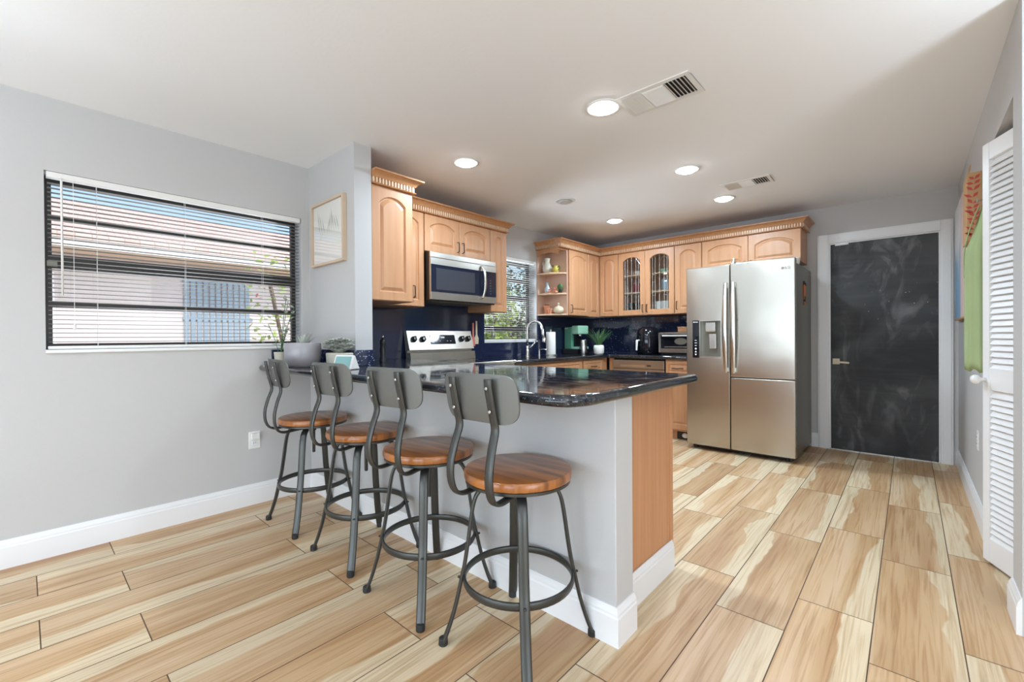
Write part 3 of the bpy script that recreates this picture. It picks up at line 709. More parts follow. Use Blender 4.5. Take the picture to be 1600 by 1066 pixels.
# sink base and drawers on the left wall
HB = ZK0-.001
cab('maple sink base cabinet under the sink window', 'cabinet', (.61, 1.61, 0), R90, 1.20, .60, HB,
    [dict(x=.01, w=1.17, z=.725, h=.15, kind='drawer'), dict(x=.01, w=.58, z=.12, h=.595), dict(x=.60, w=.58, z=.12, h=.595)], kick=True, name='base_cabinet')
cab('maple drawer base cabinet between sink base and back corner', 'cabinet', (.61, 2.815, 0), R90, .56, .60, HB,
    [dict(x=.01, w=.42, z=.725, h=.15, kind='drawer', handle=(.80, .16, .27)), dict(x=.01, w=.42, z=.12, h=.595, handle=(.06, .5, .6))], kick=True, name='base_cabinet')
cab('maple corner filler cabinet left of the dishwasher', 'cabinet', (.637, 3.39, 0), 0, .06, .60, HB, [], kick=True, name='base_cabinet')
cab('maple base cabinet between dishwasher and refrigerator', 'cabinet', (1.357, 3.37, 0), 0, .315, .62, HB,
    [dict(x=.012, w=.29, z=.72, h=.15, kind='drawer', handle=(.795, .085, .205)), dict(x=.012, w=.29, z=.12, h=.59, rise=0, handle=(.04, .45, .55))], kick=True, name='base_cabinet')
o = thing('floor_register', 'small round-grilled register in the dark toe kick by the refrigerator', 'vent', (1.55, 3.438, .03))
O('plate', bx(-.09, -.006, -.028, .09, 0, .065), 'black', o)
bm = B(); lathe(bm, [(.028, 0), (.028, .004), (.018, .008), (0, .008)], (0, -.006, .016), 16, axis='y', sx=1.2); O('grille', bm, 'white2', o)
# dishwasher
root = thing('dishwasher', 'stainless dishwasher front under the back counter', 'dishwasher', (.70, 3.36, 0))
O('body', bx(0, .03, 0.08, .65, .6, .884), 'dark', root)
O('door_panel', bx(.004, 0, .11, .645, .03, .765), 'steel', root, bev=.003)
O('control_strip', bx(.004, -.004, .77, .645, .03, .868), 'steel', root, bev=.003)
bm = B(); box(bm, .10, -.006, .79, .42, -.003, .815); O('pocket_handle', bm, 'steel_h', root)
O('badge', bx(.44, -.006, .80, .49, -.004, .815), 'black', root)

# ------------------------------------------------------------------ range
root = thing('kitchen_range', 'stainless electric range with black glass cooktop and knob panel', 'range', (.665, .822, 0), R90)
RW = .776
O('body', bx(0, .0, .05, RW, .60, .918), 'steel', root, bev=.003)
O('toe_base', bx(.03, .04, 0, RW-.03, .58, .05), 'black', root)
O('cooktop', bx(.004, .012, .919, RW-.004, .56, .936), 'gloss', root, bev=.003)
bm = B(); sweep(bm, [(0, -.006, .925), (RW, -.006, .925)], (0, 0, 1), .012, .012, 8, sq=4); O('front_trim', bm, 'steel_h', root)
O('oven_door', bx(.01, -.03, .22, RW-.01, 0, .88), 'steel', root, bev=.004)
O('oven_window', bx(.14, -.034, .38, RW-.14, -.03, .72), 'gloss', root)
bm = B(); tube(bm, [(.06, -.08, .82), (RW-.06, -.08, .82)], .011, 10); tube(bm, [(.09, -.08, .82), (.09, -.03, .82)], .008, 8); tube(bm, [(RW-.09, -.08, .82), (RW-.09, -.03, .82)], .008, 8); O('oven_handle', bm, 'steel_h', root, smooth=True)
O('storage_drawer', bx(.01, -.025, .06, RW-.01, 0, .21), 'steel', root, bev=.003)
for cx, cy, rr in ((.2, .16, .10), (.57, .16, .08), (.2, .42, .08), (.57, .42, .10)):
    bm = B(); n = 32
    a = [bm.verts.new((cx+rr*math.cos(2*PI*k/n), cy+rr*math.sin(2*PI*k/n), .9365)) for k in range(n)]; b = [bm.verts.new((cx+(rr-.004)*math.cos(2*PI*k/n), cy+(rr-.004)*math.sin(2*PI*k/n), .9365)) for k in range(n)]
    ring_faces(bm, a, b); O('burner_ring', bm, 'fside', root)
bm = B()   # lower back strip, then the slanted console above it
v = [(.53, .937), (.60, .937), (.64, 1.205), (.635, 1.213), (.60, 1.213), (.55, 1.04), (.552, 1.036), (.59, 1.034), (.59, 1.016), (.54, 1.014)]
A = [bm.verts.new((0, y, z)) for y, z in v]; C_ = [bm.verts.new((RW, y, z)) for y, z in v]
ring_faces(bm, A, C_); bm.faces.new(A[::-1]); bm.faces.new(C_)
O('control_console', bm, 'steel', root)
def con(z): return .55+(z-1.04)*(.05/.173)     # y of the slanted face at height z
tilt = math.atan2(.05, .173)
def on_console(bm): 
    bmesh.ops.rotate(bm, cent=(0, 0, 0), matrix=Matrix.Rotation(-tilt, 3, 'X'), verts=bm.verts); bmesh.ops.translate(bm, vec=(0, con(1.125), 1.125), verts=bm.verts); return bm
for kx in (.062, .160, .630, .712):
    bm = B(); lathe(bm, [(.029, 0), (.029, .008), (.024, .012), (.022, .03), (.020, .032), (0, .032)], (kx, 0, .010), 20, axis='y'); box(bm, kx-.005, -.042, -.012, kx+.005, -.03, .032)
    kk = O('control_knob', on_console(bm), 'black', root, smooth='auto')
    bm = B(); lathe(bm, [(.015, .0321), (.015, .036), (.012, .037), (0, .037)], (kx, 0, .010), 16, axis='y'); O('knob_cap', on_console(bm), 'chrome', kk)
bm = B(); box(bm, .245, -.003, -.038, .545, 0, .052); dsp = O('display', on_console(bm), 'mwglass', root)
for x in (.375, .39, .405): O('display_digit', on_console(bx(x, -.0042, .02, x+.009, -.003, .034)), 'ledd', dsp)
for x in (.27, .31, .35, .44, .48): O('touch_key', on_console(bx(x, -.0042, -.01, x+.012, -.003, -.007)), 'ledd', dsp)

# microwave
root = thing('microwave', 'stainless over-the-range microwave with curved handle', 'microwave', (.40, .822, 1.462), R90)
MW = .786; MH = .412
O('case', bx(0, .0, 0, MW, .38, MH), 'black', root, bev=.003)
O('top_vent_panel', bx(0, -.018, MH-.045, MW, 0, MH), 'steel', root, bev=.002)
dr = O('door', bx(0, -.022, .01, .60, 0, MH-.047), 'steel', root, bev=.003)
O('door_glass', bx(.004, -.026, .075, .598, -.022, MH-.105), 'mwglass', dr)
O('window_mesh', bx(.055, -.028, .095, .50, -.026, MH-.135), 'mwwin', dr)
O('bottom_trim', bx(.602, -.022, .01, MW, 0, .072), 'steel', root, bev=.002)
O('top_trim', bx(.602, -.022, MH-.103, MW, 0, MH-.047), 'steel', root, bev=.002)
cp = O('control_panel', bx(.602, -.024, .073, MW-.002, 0, MH-.104), 'mwglass', root)
for i in range(6): O('touch_key', bx(.70, -.0255, .10+i*.025, .712, -.024, .104+i*.025), 'fside', cp)
bm = B(); sweep(bm, smooth_path([(.585, -.022, .05), (.592, -.045, .065), (.598, -.062, .13), (.60, -.066, .20), (.598, -.062, .27), (.592, -.045, .335), (.585, -.022, .35)], 4), (1, 0, 0), .014, .007, 10)
O('door_handle', bm, 'steel_h', dr, smooth=True)
O('underside_filter', bx(.05, .03, -.004, MW-.05, .3, 0), 'fside', root)

# ------------------------------------------------------------------ refrigerator
FX0, FX1, FY = 1.692, 2.645, 3.10
root = thing('refrigerator', 'large stainless refrigerator with ice dispenser beside the chalkboard door', 'refrigerator', (FX0, FY, 0)); FW = FX1-FX0
O('cabinet_body', bx(.008, .085, .04, FW-.003, .86, 1.80), 'fside', root, bev=.004)
for x in (.06, FW-.08):
    for y in (.10, .78): bm = B(); lathe(bm, [(.02, 0), (.02, .04)], (x, y, 0), 12); O('levelling_foot', bm, 'black', root)
O('toe_grille', bx(.03, .10, .01, FW-.03, .14, .05), 'black', root)
def fdoor(nm, x0, x1, z0, z1, hole=None):
    bm = B(); n = 10
    # slightly crowned front face built as a grid of columns, thickness .075
    def yy(x): return .004*((2*(x-x0)/(x1-x0)-1)**2)
    if hole is None:
        xs = [x0+(x1-x0)*k/n for k in range(n+1)]; zs = [z0, z1]
    else:
        hx0, hx1, hz0, hz1 = hole
        xs = sorted(set([x0, hx0, hx1, x1]+[x0+(x1-x0)*k/n for k in range(n+1) if not (hx0-.02 < x0+(x1-x0)*k/n < hx0+.02 or hx1-.02 < x0+(x1-x0)*k/n < hx1+.02)])); zs = [z0, hz0, hz1, z1]
    V = {(i, j): bm.verts.new((x, yy(x), z)) for i, x in enumerate(xs) for j, z in enumerate(zs)}
    for i in range(len(xs)-1):
        for j in range(len(zs)-1):
            if hole and hx0-1e-6 <= xs[i] and xs[i+1] <= hx1+1e-6 and j == 1: continue
            bm.faces.new((V[i, j], V[i+1, j], V[i+1, j+1], V[i, j+1]))
    # sides and back
    bb = [bm.verts.new(p) for p in ((x0, .075, z0), (x1, .075, z0), (x1, .075, z1), (x0, .075, z1))]
    N = len(xs)-1; Z = len(zs)-1
    bm.faces.new(bb[::-1])
    bm.faces.new([V[i, 0] for i in range(N+1)][::-1]+[bb[0], bb[1]]); bm.faces.new([V[i, Z] for i in range(N+1)]+[bb[2], bb[3]])
    bm.faces.new([V[0, j] for j in range(Z+1)]+[bb[3], bb[0]]); bm.faces.new([V[N, j] for j in range(Z+1)][::-1]+[bb[1], bb[2]])
    return O(nm, bm, 'steel', root, bev=.006, seg=3, smooth=True, ang=1.0)
fd = fdoor('freezer_door', 0, .413, .05, 1.835, (.128, .335, .925, 1.305))
rd = fdoor('fresh_food_door', .420, FW, .752, 1.84)
lo = fdoor('lower_door', .420, FW, .05, .744)
# dispenser
dp = O('dispenser_recess', bx(.128, .055, .925, .335, .078, 1.305), 'fside', root)
bm = B(); box(bm, .128, .003, .925, .134, .056, 1.305); box(bm, .329, .003, .925, .335, .056, 1.305); box(bm, .134, .003, 1.297, .329, .056, 1.305); box(bm, .134, .003, .925, .329, .056, .945); O('recess_walls', bm, 'steel_h', dp)
O('ice_chute', bx(.185, -.004, 1.185, .285, .055, 1.285), 'chrome', dp, bev=.012)
O('water_paddle', bx(.215, .012, 1.02, .285, .05, 1.17), 'chrome', dp, bev=.008)
pn = O('dispenser_panel', bx(.062, -.003, .928, .126, .004, 1.305), 'gloss', root, bev=.002)
def icon(poly):
    bm = B(); A = [bm.verts.new((x, -.0042, z)) for x, z in poly]; C2 = [bm.verts.new((x, -.003, z)) for x, z in poly]; ring_faces(bm, A, C2); bm.faces.new(A); bm.faces.new(C2[::-1]); O('panel_icon', bm, 'ledd', pn)
def rc(cx, cz, w_, h_): return [(cx-w_/2, cz-h_/2), (cx+w_/2, cz-h_/2), (cx+w_/2, cz+h_/2), (cx-w_/2, cz+h_/2)]
icon([(.094, .952), (.104, .968), (.084, .968)]); icon([(.084, .984), (.104, .984), (.094, 1.000)]); icon([(.094+.009*math.cos(q), 1.02+.009*math.sin(q)) for q in [2*PI*k/10 for k in range(10)]])
icon(rc(.094, 1.052, .018, .004)); icon(rc(.094, 1.078, .022, .004)); icon(rc(.094, 1.104, .018, .004)); icon([(.077+.006*math.cos(q), 1.288+.006*math.sin(q)) for q in [2*PI*k/10 for k in range(10)]]); icon(rc(.101, 1.288, .03, .005))
for nm, xx, par, sgn in (('freezer_handle', .385, fd, -1), ('fresh_food_handle', .452, rd, 1)):
    bm = B(); pts = []; ws = []; z0, z1 = (.79, 1.66)
    for k in range(15):
        t = k/14; bow = math.sin(PI*t); z = z0+(z1-z0)*t
        pts.append((xx+sgn*.004*bow+0, -.03-.034*bow, z)); ws.append(.015+.007*bow)
    sweep(bm, pts, (1, 0, 0), ws, .007, 10, sq=3.5)
    box(bm, xx-.012, -.03, z0+.01, xx+.012, .004, z0+.05); box(bm, xx-.012, -.03, z1-.05, xx+.012, .004, z1-.01)
    O(nm, bm, 'steel_h', par, smooth='auto')
bm = B(); lathe(bm, [(.005, 0), (.005, .004), (0, .005)], (.482, .002, 1.30), 10, axis='y'); O('button', bm, 'black', rd)
# maker's badge
bm = B(); lathe(bm, [(.012, 0), (.012, .0015), (.009, .002), (0, .002)], (.858, .001, 1.752), 20, axis='y'); O('round_badge', bm, 'fside', rd)
bm = B(); box(bm, .878, -.002, 1.741, .882, .003, 1.764); box(bm, .882, -.002, 1.741, .892, .003, 1.745); O('badge_letter', bm, 'fside', rd)
bm = B(); sweep(bm, [(.908+.009*math.cos(a), -.0005, 1.7525+.0105*math.sin(a)) for a in [math.radians(50+q*28) for q in range(11)]]+[(.917, -.0005, 1.7535), (.909, -.0005, 1.7535)], (0, 1, 0), .0015, .002, 4); O('badge_letter', bm, 'fside', rd)
bm = B(); 
for x in (.10, FW-.10): box(bm, x-.05, .09, 1.80, x+.05, .16, 1.822)
O('hinge_cover', bm, 'fside', root, bev=.004)
# magnet on the fridge side (an orange clip magnet)
t = thing('fridge_magnet', 'orange strap magnet on the grey side of the refrigerator', 'magnet', (FX1-.002, 3.57, 1.44))
O('strap', bx(0, -.045, .05, .006, .045, .20), 'orange', t, bev=.003)
bm = B(); prism(bm, [(.0, -.03), (.006, -.03), (.006, .03), (0, .03)], .0, .035); O('tail', bm, 'orange', t, bev=.003)
O('dark_print', bx(.0, -.025, .03, .0075, .025, .085), 'rubber', t)
bm = B(); box(bm, 0, -.058, .19, .009, -.012, .225); box(bm, 0, .012, .185, .009, .055, .215); O('clip', bm, 'rubber', t, bev=.006)
# small things on the fridge
t = thing('bird_figurine', 'small silver bird figurine on top of the refrigerator', 'figurine', (2.105, 3.24, 1.8335))
bm = B(); lathe(bm, [(.012, 0), (.026, .012), (.03, .03), (.018, .05), (.014, .06), (.016, .068), (.006, .08), (0, .082)], (0, 0, 0), 12); sweep(bm, [(.0, 0, .03), (.05, 0, .024), (.075, 0, .01)], (0, 1, 0), [.02, .014, .004], [.012, .008, .003], 8)
O('body', bm, 'chrome', t, smooth=True); 
t = thing('serving_tray', 'flat pinkish glass tray edge lying on top of the refrigerator', 'tray', (2.10, 3.36, 1.801))
bm = B(); prism(bm, round_poly([(-.2, -.1), (.2, -.1), (.2, .1), (-.2, .1)], .05), .0, .006); prism(bm, round_poly([(-.21, -.11), (.21, -.11), (.21, .11), (-.21, .11)], .05), .006, .012); O('tray_rim', bm, 'tumbler', t)
bm = B(); lathe(bm, [(.04, 0), (.055, .02), (.06, .07), (.058, .072), (.04, .03), (0, .02)], (0, 0, 0), 20); tag(O('white_bowl', bm, 'plate_w', loc=(2.58, 3.40, 1.8005), smooth=True), 'white bowl at the right end of the refrigerator top', 'bowl')

# ------------------------------------------------------------------ ceiling fixtures
LP = [(2.112, .736, 1, 'lit recessed light nearest the camera, beside the large ceiling vent'), (.965, .735, 1, 'lit recessed light above the peninsula, in front of the microwave cabinets'),
      (2.112, 1.995, 1, 'lit recessed light in the middle of the kitchen ceiling, right column'), (2.10, 2.96, 1, 'lit recessed light near the refrigerator, beside the small ceiling vent'),
      (.955, 2.96, 1, 'lit recessed light in the far corner before the glass cabinets'), (.965, 1.995, 0, 'unlit recessed light left of centre in the kitchen ceiling'),
      (2.1, -2.4, 2, 'recessed light over the dining area behind the camera, left'), (4.2, -2.4, 2, 'recessed light over the dining area behind the camera, right')]
for x, y, on, lab in LP:
    t = thing('recessed_light', lab, 'ceiling light', (x, y, H))
    bm = B(); lathe(bm, [(.098, -.001), (.098, -.004), (.092, -.007), (.070, -.006), (.066, .0)], (0, 0, 0), 32)
    bm2 = None; O('trim_ring', bm, 'white2', t, smooth=True)
    bm = B(); lathe(bm, [(.066, -.005), (.062, -.014), (.05, -.02), (0, -.024)], (0, 0, 0), 24); O('diffuser', bm, 'lit' if on else 'unlit', t)
    if not on:
        bm = B(); lathe(bm, [(.068, -.0075), (.055, -.013), (.035, -.014), (0, -.012)], (0, 0, 0), 24); O('baffle', bm, 'unlit', t)
    if on:
        l = light('downlight', 'AREA', (0, 0, -.03), 15 if on == 1 else 8, (.67, .845, 1.0), .13, parent=t); l.data.spread = math.radians(170)
def vent(x0, y0, x1, y1, lab):
    t = thing('ceiling_vent', lab, 'vent', ((x0+x1)/2, (y0+y1)/2, H)); a, b = (x1-x0)/2, (y1-y0)/2; f = .028
    bm = B(); box(bm, -a, -b, -.006, a, -b+f, -.0005); box(bm, -a, b-f, -.006, a, b, -.0005); box(bm, -a, -b+f, -.006, -a+f, b-f, -.0005); box(bm, a-f, -b+f, -.006, a, b-f, -.0005)
    O('vent_frame', bm, 'white2', t, bev=.002)
    O('vent_throat', bx(-a+f, -b+f, -.0012, a-f, b-f, -.0006), 'dark', t)
    bm = B(); n3 = (2*a-2*f)/3
    for k in range(3):
        xa = -a+f+k*n3
        if k == 2 or k == 0:
            n = 8 if k == 0 else 6
            for q in range(n):
                xx = xa+(q+.5)*n3/n; dx = (-.009 if k == 0 else .006)
                v = [(xx-dx, -.0015), (xx-dx+.001, -.0015), (xx+dx+.001, -.011), (xx+dx, -.011)]
                A = [bm.verts.new((p, -b+f, z)) for p, z in v]; C2 = [bm.verts.new((p, b-f, z)) for p, z in v]; ring_faces(bm, A, C2); bm.faces.new(A); bm.faces.new(C2)
        else:
            n = 12
            for q in range(n):
                yy = -b+f+(q+.5)*(2*b-2*f)/n; dy = .0055
                v = [(yy-dy, -.0015), (yy-dy+.001, -.0015), (yy+dy+.001, -.010), (yy+dy, -.010)]
                A = [bm.verts.new((xa, p, z)) for p, z in v]; C2 = [bm.verts.new((xa+n3, p, z)) for p, z in v]; ring_faces(bm, A, C2); bm.faces.new(A); bm.faces.new(C2)
        box(bm, xa-.002, -b+f, -.010, xa+.002, b-f, -.002)
    O('louvre_blades', bm, 'white2', t)
vent(2.20, .705, 2.60, .945, 'large white ceiling vent right beside the nearest recessed light')
vent(2.19, 2.54, 2.56, 2.75, 'small white ceiling vent near the refrigerator')
# outlets
def outlet(loc, rz, lab):
    t = thing('wall_outlet', lab, 'outlet', loc, rz)
    O('cover_plate', bx(-.037, -.006, -.06, .037, 0, .06), 'white2', t, bev=.003)
    bm = B()
    for z in (.02, -.02): prism(bm, [(x, y) for x, y in ((-.017, -.0085), (.017, -.0085), (.017, -.005), (-.017, -.005))], z-.014, z+.014)
    s = O('sockets', bm, 'white', t, bev=.002)
    bm = B()
    for z in (.02, -.02):
        for x in (-.006, .006): box(bm, x-.001, -.0091, z-.004, x+.001, -.0084, z+.006)
    O('slots', bm, 'dark', t)
    return t
t = outlet((.0, -.39, .445), R90, 'white outlet low on the left wall with a plug-in night light')
O('night_light', bx(-.028, -.03, .005, .028, -.0095, .05), 'white2', t, bev=.006)
outlet((XR, 2.48, .49), -R90, 'white wall plate low on the right wall beside the closet door')

# two unseen floor lamps, added to brighten the ceiling
def torchiere(x, y, lab, p):
    t = thing('added_floor_lamp', lab, 'lamp', (x, y, 0))
    bm = B(); lathe(bm, [(0, 0), (.14, 0), (.14, .012), (.02, .03), (0, .03)], seg=28); O('lamp_base', bm, 'stool', t, smooth='auto')
    bm = B(); tube(bm, [(0, 0, .03), (0, 0, 1.62)], .012, 12); O('pole', bm, 'stool', t, smooth=True)
    bm = B(); lathe(bm, [(.02, 1.60), (.06, 1.62), (.16, 1.72), (.157, 1.722), (.055, 1.63), (0, 1.625)], seg=32); O('lamp_shade', bm, 'stool', t, smooth=True)
    bm = B(); lathe(bm, [(0, 1.63), (.03, 1.64), (.035, 1.67), (.02, 1.70), (0, 1.705)], seg=16); O('bulb', bm, 'lit', t, smooth=True)
    light('torchiere_fill', 'AREA', (0, 0, 1.73), p, (.70, .85, 1.0), .26, rot=(PI, 0, 0), parent=t)
torchiere(4.3, .55, 'unseen added torchiere floor lamp in the side room behind the right wall end', 12)
torchiere(1.3, -2.6, 'unseen added torchiere floor lamp in the dining area behind the camera', 20)

# ------------------------------------------------------------------ bar stools
def make_stool(label):
    t = thing('bar_stool', label, 'stool', group='bar stools along the peninsula')
    bm = B(); lathe(bm, [(0, .622), (.194, .622), (.201, .626), (.203, .632), (.203, .650), (.199, .656), (.192, .658), (0, .658)], seg=48); O('seat', bm, 'seat', t, smooth='auto')
    bm = B(); lathe(bm, [(0, .608), (.19, .608), (.198, .612), (.198, .622), (0, .622)], seg=48); lathe(bm, [(.05, .586), (.05, .608)], seg=20); O('seat_plate', bm, 'stool', t, smooth='auto')
    bm = B(); lathe(bm, [(0, .425), (.008, .425), (.0095, .43), (.0095, .565), (.016, .565), (.016, .587), (0, .587)], seg=14); O('screw_post', bm, 'stool', t, smooth='auto')
    prof = [(.03, .592), (.09, .592), (.122, .587), (.147, .570), (.163, .54), (.174, .49), (.188, .39), (.202, .30), (.214, .248), (.236, .15), (.264, .06), (.284, .012)]
    for k in range(4):
        a = PI/4+k*PI/2; c, s = math.cos(a), math.sin(a)
        pts = smooth_path([(r*c, r*s, z) for r, z in prof], 3)
        bm = B(); sweep(bm, pts, (-s, c, 0), .0185, .0075, 10, sq=3)
        lg = O('leg', bm, 'stool', t, smooth=True)
        bm = B(); lathe(bm, [(.0, 0), (.017, 0), (.018, .004), (.017, .024), (.012, .028), (0, .028)], (.284*c, .284*s, 0), 12); O('foot_cap', bm, 'rubber', lg, smooth='auto')
        bm = B(); lathe(bm, [(.006, 0), (.006, .004), (.004, .006), (0, .006)], (.224*c, .224*s, .248), 8); O('ring_bolt', bm, 'stool', lg)
    n = 48; bm = B(); sweep(bm, [(.204*math.cos(2*PI*k/n), .204*math.sin(2*PI*k/n), .248) for k in range(n)], (0, 0, 1), .0145, .006, 8, closed=True, sq=3)
    O('foot_ring', bm, 'stool', t, smooth=True)
    # swivel top: curved plate carried by two bent bars (at -Y)
    for sx in (-.085, .085):
        pts = smooth_path([(sx*.85, -.06, .602), (sx*.95, -.14, .598), (sx, -.200, .594), (sx*1.05, -.236, .610), (sx*1.08, -.254, .652), (sx*1.08, -.255, .71), (sx*1.04, -.238, .78), (sx, -.218, .84), (sx, -.228, .89), (sx, -.248, .98), (sx, -.251, 1.012)], 4)
        bm = B(); sweep(bm, pts, (1, 0, 0), .0165, .007, 8, sq=3); br = O('back_bar', bm, 'stool', t, smooth=True)
        bm = B()
        for z, y in ((.905, -.242), (.982, -.257)): lathe(bm, [(.006, 0), (.006, .003), (.004, .005), (0, .005)], (sx, y, z), 8, axis='y')
        O('bolt', bm, 'chrome', br)
    bm = B(); nx, nz = 18, 8; w, h, r = .172, .083, .062; fr = []; bk = []
    # rounded plate as concentric rings from outline to centre line
    outline = round_poly([(-w, -h), (w, -h), (w, h), (-w, h)], [.07, .07, .055, .055], 8)
    def P(x, z, dy): return (x, -.232+1.05*x*x-.02*(z/h)*.6+dy, .942+z)
    rings = []
    for f in (1, .9, .7, .45, .2): rings.append([(x*f, z*f) for x, z in outline])
    for dy in (0, .006):
        vs = [[bm.verts.new(P(x, z, dy)) for x, z in rg] for rg in rings]
        for i in range(len(vs)-1): ring_faces(bm, vs[i], vs[i+1])
        bm.faces.new(vs[-1]); (fr if dy == 0 else bk).extend(vs[0])
    ring_faces(bm, fr, bk)
    O('backrest', bm, 'stoolp', t, smooth='auto')
    return t
st = [((2.292, -.216), .03, 'bar stool at the free end of the peninsula, nearest the camera'),
      ((1.768, -.232), .11, 'bar stool second nearest the camera along the peninsula'),
      ((1.192, -.218), .10, 'bar stool third from the camera, second from the left wall'),
      ((.570, -.228), -.06, 'bar stool farthest from the camera, next to the left wall')]
s0 = make_stool(st[0][2]); s0.location = (*st[0][0], 0); s0.rotation_euler = (0, 0, st[0][1])
for p, a, lab in st[1:]:
    s = dup(s0, (*p, 0), 0, lab)
    # the whole upper part swivels on its screw
    for ch in s.children:
        if ch.name.split('.')[0] in ('back_bar', 'backrest', 'seat'): ch.rotation_euler = (0, 0, a)

# ------------------------------------------------------------------ sink fittings and counter things
ZT = ZK1+.0005; ZP = ZC1+.0005
t = thing('kitchen_faucet', 'brushed gooseneck faucet with spring spout below the sink window', 'faucet', (.13, 2.42, ZT))
bm = B(); lathe(bm, [(.032, 0), (.032, .008), (.024, .014), (.022, .07), (.016, .08)], (0, 0, 0), 18); lathe(bm, [(.02, .05), (.02, .11), (.014, .12)], (0, 0, 0), 16)
O('base', bm, 'chrome', t, smooth='auto')
pts = [(0, 0, .10), (0, 0, .30)]+[(.075-.075*math.cos(PI*k/10), .045*(1-math.cos(PI*k/10)), .30+.10*math.sin(PI*k/10)) for k in range(1, 11)]
pts = smooth_path(pts, 2); bm = B(); tube(bm, pts, .0135, 10); O('spout', bm, 'chrome', t, smooth=True)
bm = B(); tube(bm, [(.15, .09, .31), (.155, .096, .25), (.16, .10, .19)], .016, 12); lathe(bm, [(.017, .15), (.022, .16), (.020, .21)], (.162, .102, 0), 14); O('spray_head', bm, 'chrome', t, smooth=True)
bm = B(); tube(bm, [(.02, .02, .09), (.03, .05, .12), (.05, .10, .18)], .008, 8); O('lever', bm, 'chrome', t, smooth=True)
t = thing('soap_dispenser', 'small brushed soap dispenser right of the faucet', 'soap dispenser', (.16, 2.60, ZT))
bm = B(); lathe(bm, [(.018, 0), (.018, .006), (.011, .01), (.010, .06)], (0, 0, 0), 14); O('body', bm, 'chrome', t, smooth='auto'); bm = B(); tube(bm, [(0, 0, .06), (0, 0, .07), (.05, .02, .076), (.09, .04, .07)], .006, 8); O('nozzle', bm, 'chrome', t, smooth=True)
# paper towel on its stand
t = thing('paper_towel_holder', 'white paper towel roll standing on a holder right of the faucet', 'paper towel', (.24, 2.72, ZT))
bm = B(); lathe(bm, [(.0, 0), (.075, 0), (.075, .01), (.07, .014), (0, .014)], seg=24); O('stand_base', bm, 'chrome', t)
bm = B(); lathe(bm, [(.016, .0145), (.056, .0145), (.057, .02), (.055, .272), (.05, .278), (.018, .278), (.016, .272)], seg=28); O('towel_roll', bm, 'paper', t, smooth='auto')
bm = B(); tube(bm, [(0, 0, .014), (0, 0, .29)], .006, 8); lathe(bm, [(.006, .285), (.013, .295), (.01, .308), (0, .31)], seg=12); O('post', bm, 'chrome', t)
# coffee maker on a black drawer stand, in the corner
t = thing('coffee_stand', 'low black pod drawer under the mint coffee maker', 'drawer stand', (.17, 3.35, ZT), -.15)
O('drawer_box', bx(-.12, -.12, 0, .13, .12, .06), 'black', t, bev=.004)
t = thing('coffee_maker', 'mint green pod coffee maker standing in the back corner', 'coffee maker', (.17, 3.35, ZT+.061), -.15)
O('water_tank', bx(-.12, -.09, 0, .01, .10, .285), 'mint', t, bev=.01, seg=3)
O('brew_head', bx(.011, -.09, .19, .13, .10, .30), 'mintl', t, bev=.012, seg=3)
O('drip_tray', bx(.011, -.085, 0, .135, .095, .03), 'mintl', t, bev=.005)
O('column', bx(.011, -.05, .03, .04, .06, .19), 'black', t)
O('brand_mark', bx(-.11, -.0915, .262, -.06, -.0903, .27), 'white2', t)
bm = B(); lathe(bm, [(.02, 0), (.02, .02), (.008, .022)], (.075, 0, .168), 12); O('nozzle', bm, 'chrome', t)
# glass canister & plant
bm = B(); lathe(bm, [(0, 0), (.04, 0), (.042, .01), (.042, .17), (.038, .18), (.038, .175), (.036, .01), (0, .008)], seg=20); tag(O('metal_tumbler', bm, 'chrome', loc=(.36, 3.24, ZT), smooth='auto'), 'tall brushed metal cup between coffee maker and potted grass', 'cup')
t = thing('potted_grass', 'spiky green grass plant in a small white pot on the back counter', 'plant', (.56, 3.27, ZT))
bm = B(); lathe(bm, [(0, 0), (.05, 0), (.062, .02), (.066, .08), (.058, .115), (.053, .112), (.05, .10), (0, .10)], seg=24); O('pot', bm, 'plate_w', t, smooth=True)
def blades(bm, n, h, spread, w, rnd, z0=.1, droop=.5):
    for k in range(n):
        a = rnd.random()*2*PI; L = h*(.6+.5*rnd.random()); sp = spread*(.2+.9*rnd.random()); base = Vector((.02*math.cos(a), .02*math.sin(a), z0)); side = Vector((-math.sin(a), math.cos(a), 0)); prev = None
        for q in range(6):
            u = q/5; p = base+Vector((math.cos(a)*sp*u**1.4, math.sin(a)*sp*u**1.4, L*(u-droop*.5*u*u)*1.1)); ww = w*(1-u)**.6*(.6+u) if u < 1 else .0003
            v0, v1 = bm.verts.new(p-side*ww), bm.verts.new(p+side*ww)
            if prev: bm.faces.new((prev[0], prev[1], v1, v0))
            prev = (v0, v1)
rnd = random.Random(3)
bm = B(); blades(bm, 60, .25, .17, .004, rnd); o = O('leaves', bm, 'leaf', t); o.modifiers.new('s', 'SOLIDIFY').thickness = .001
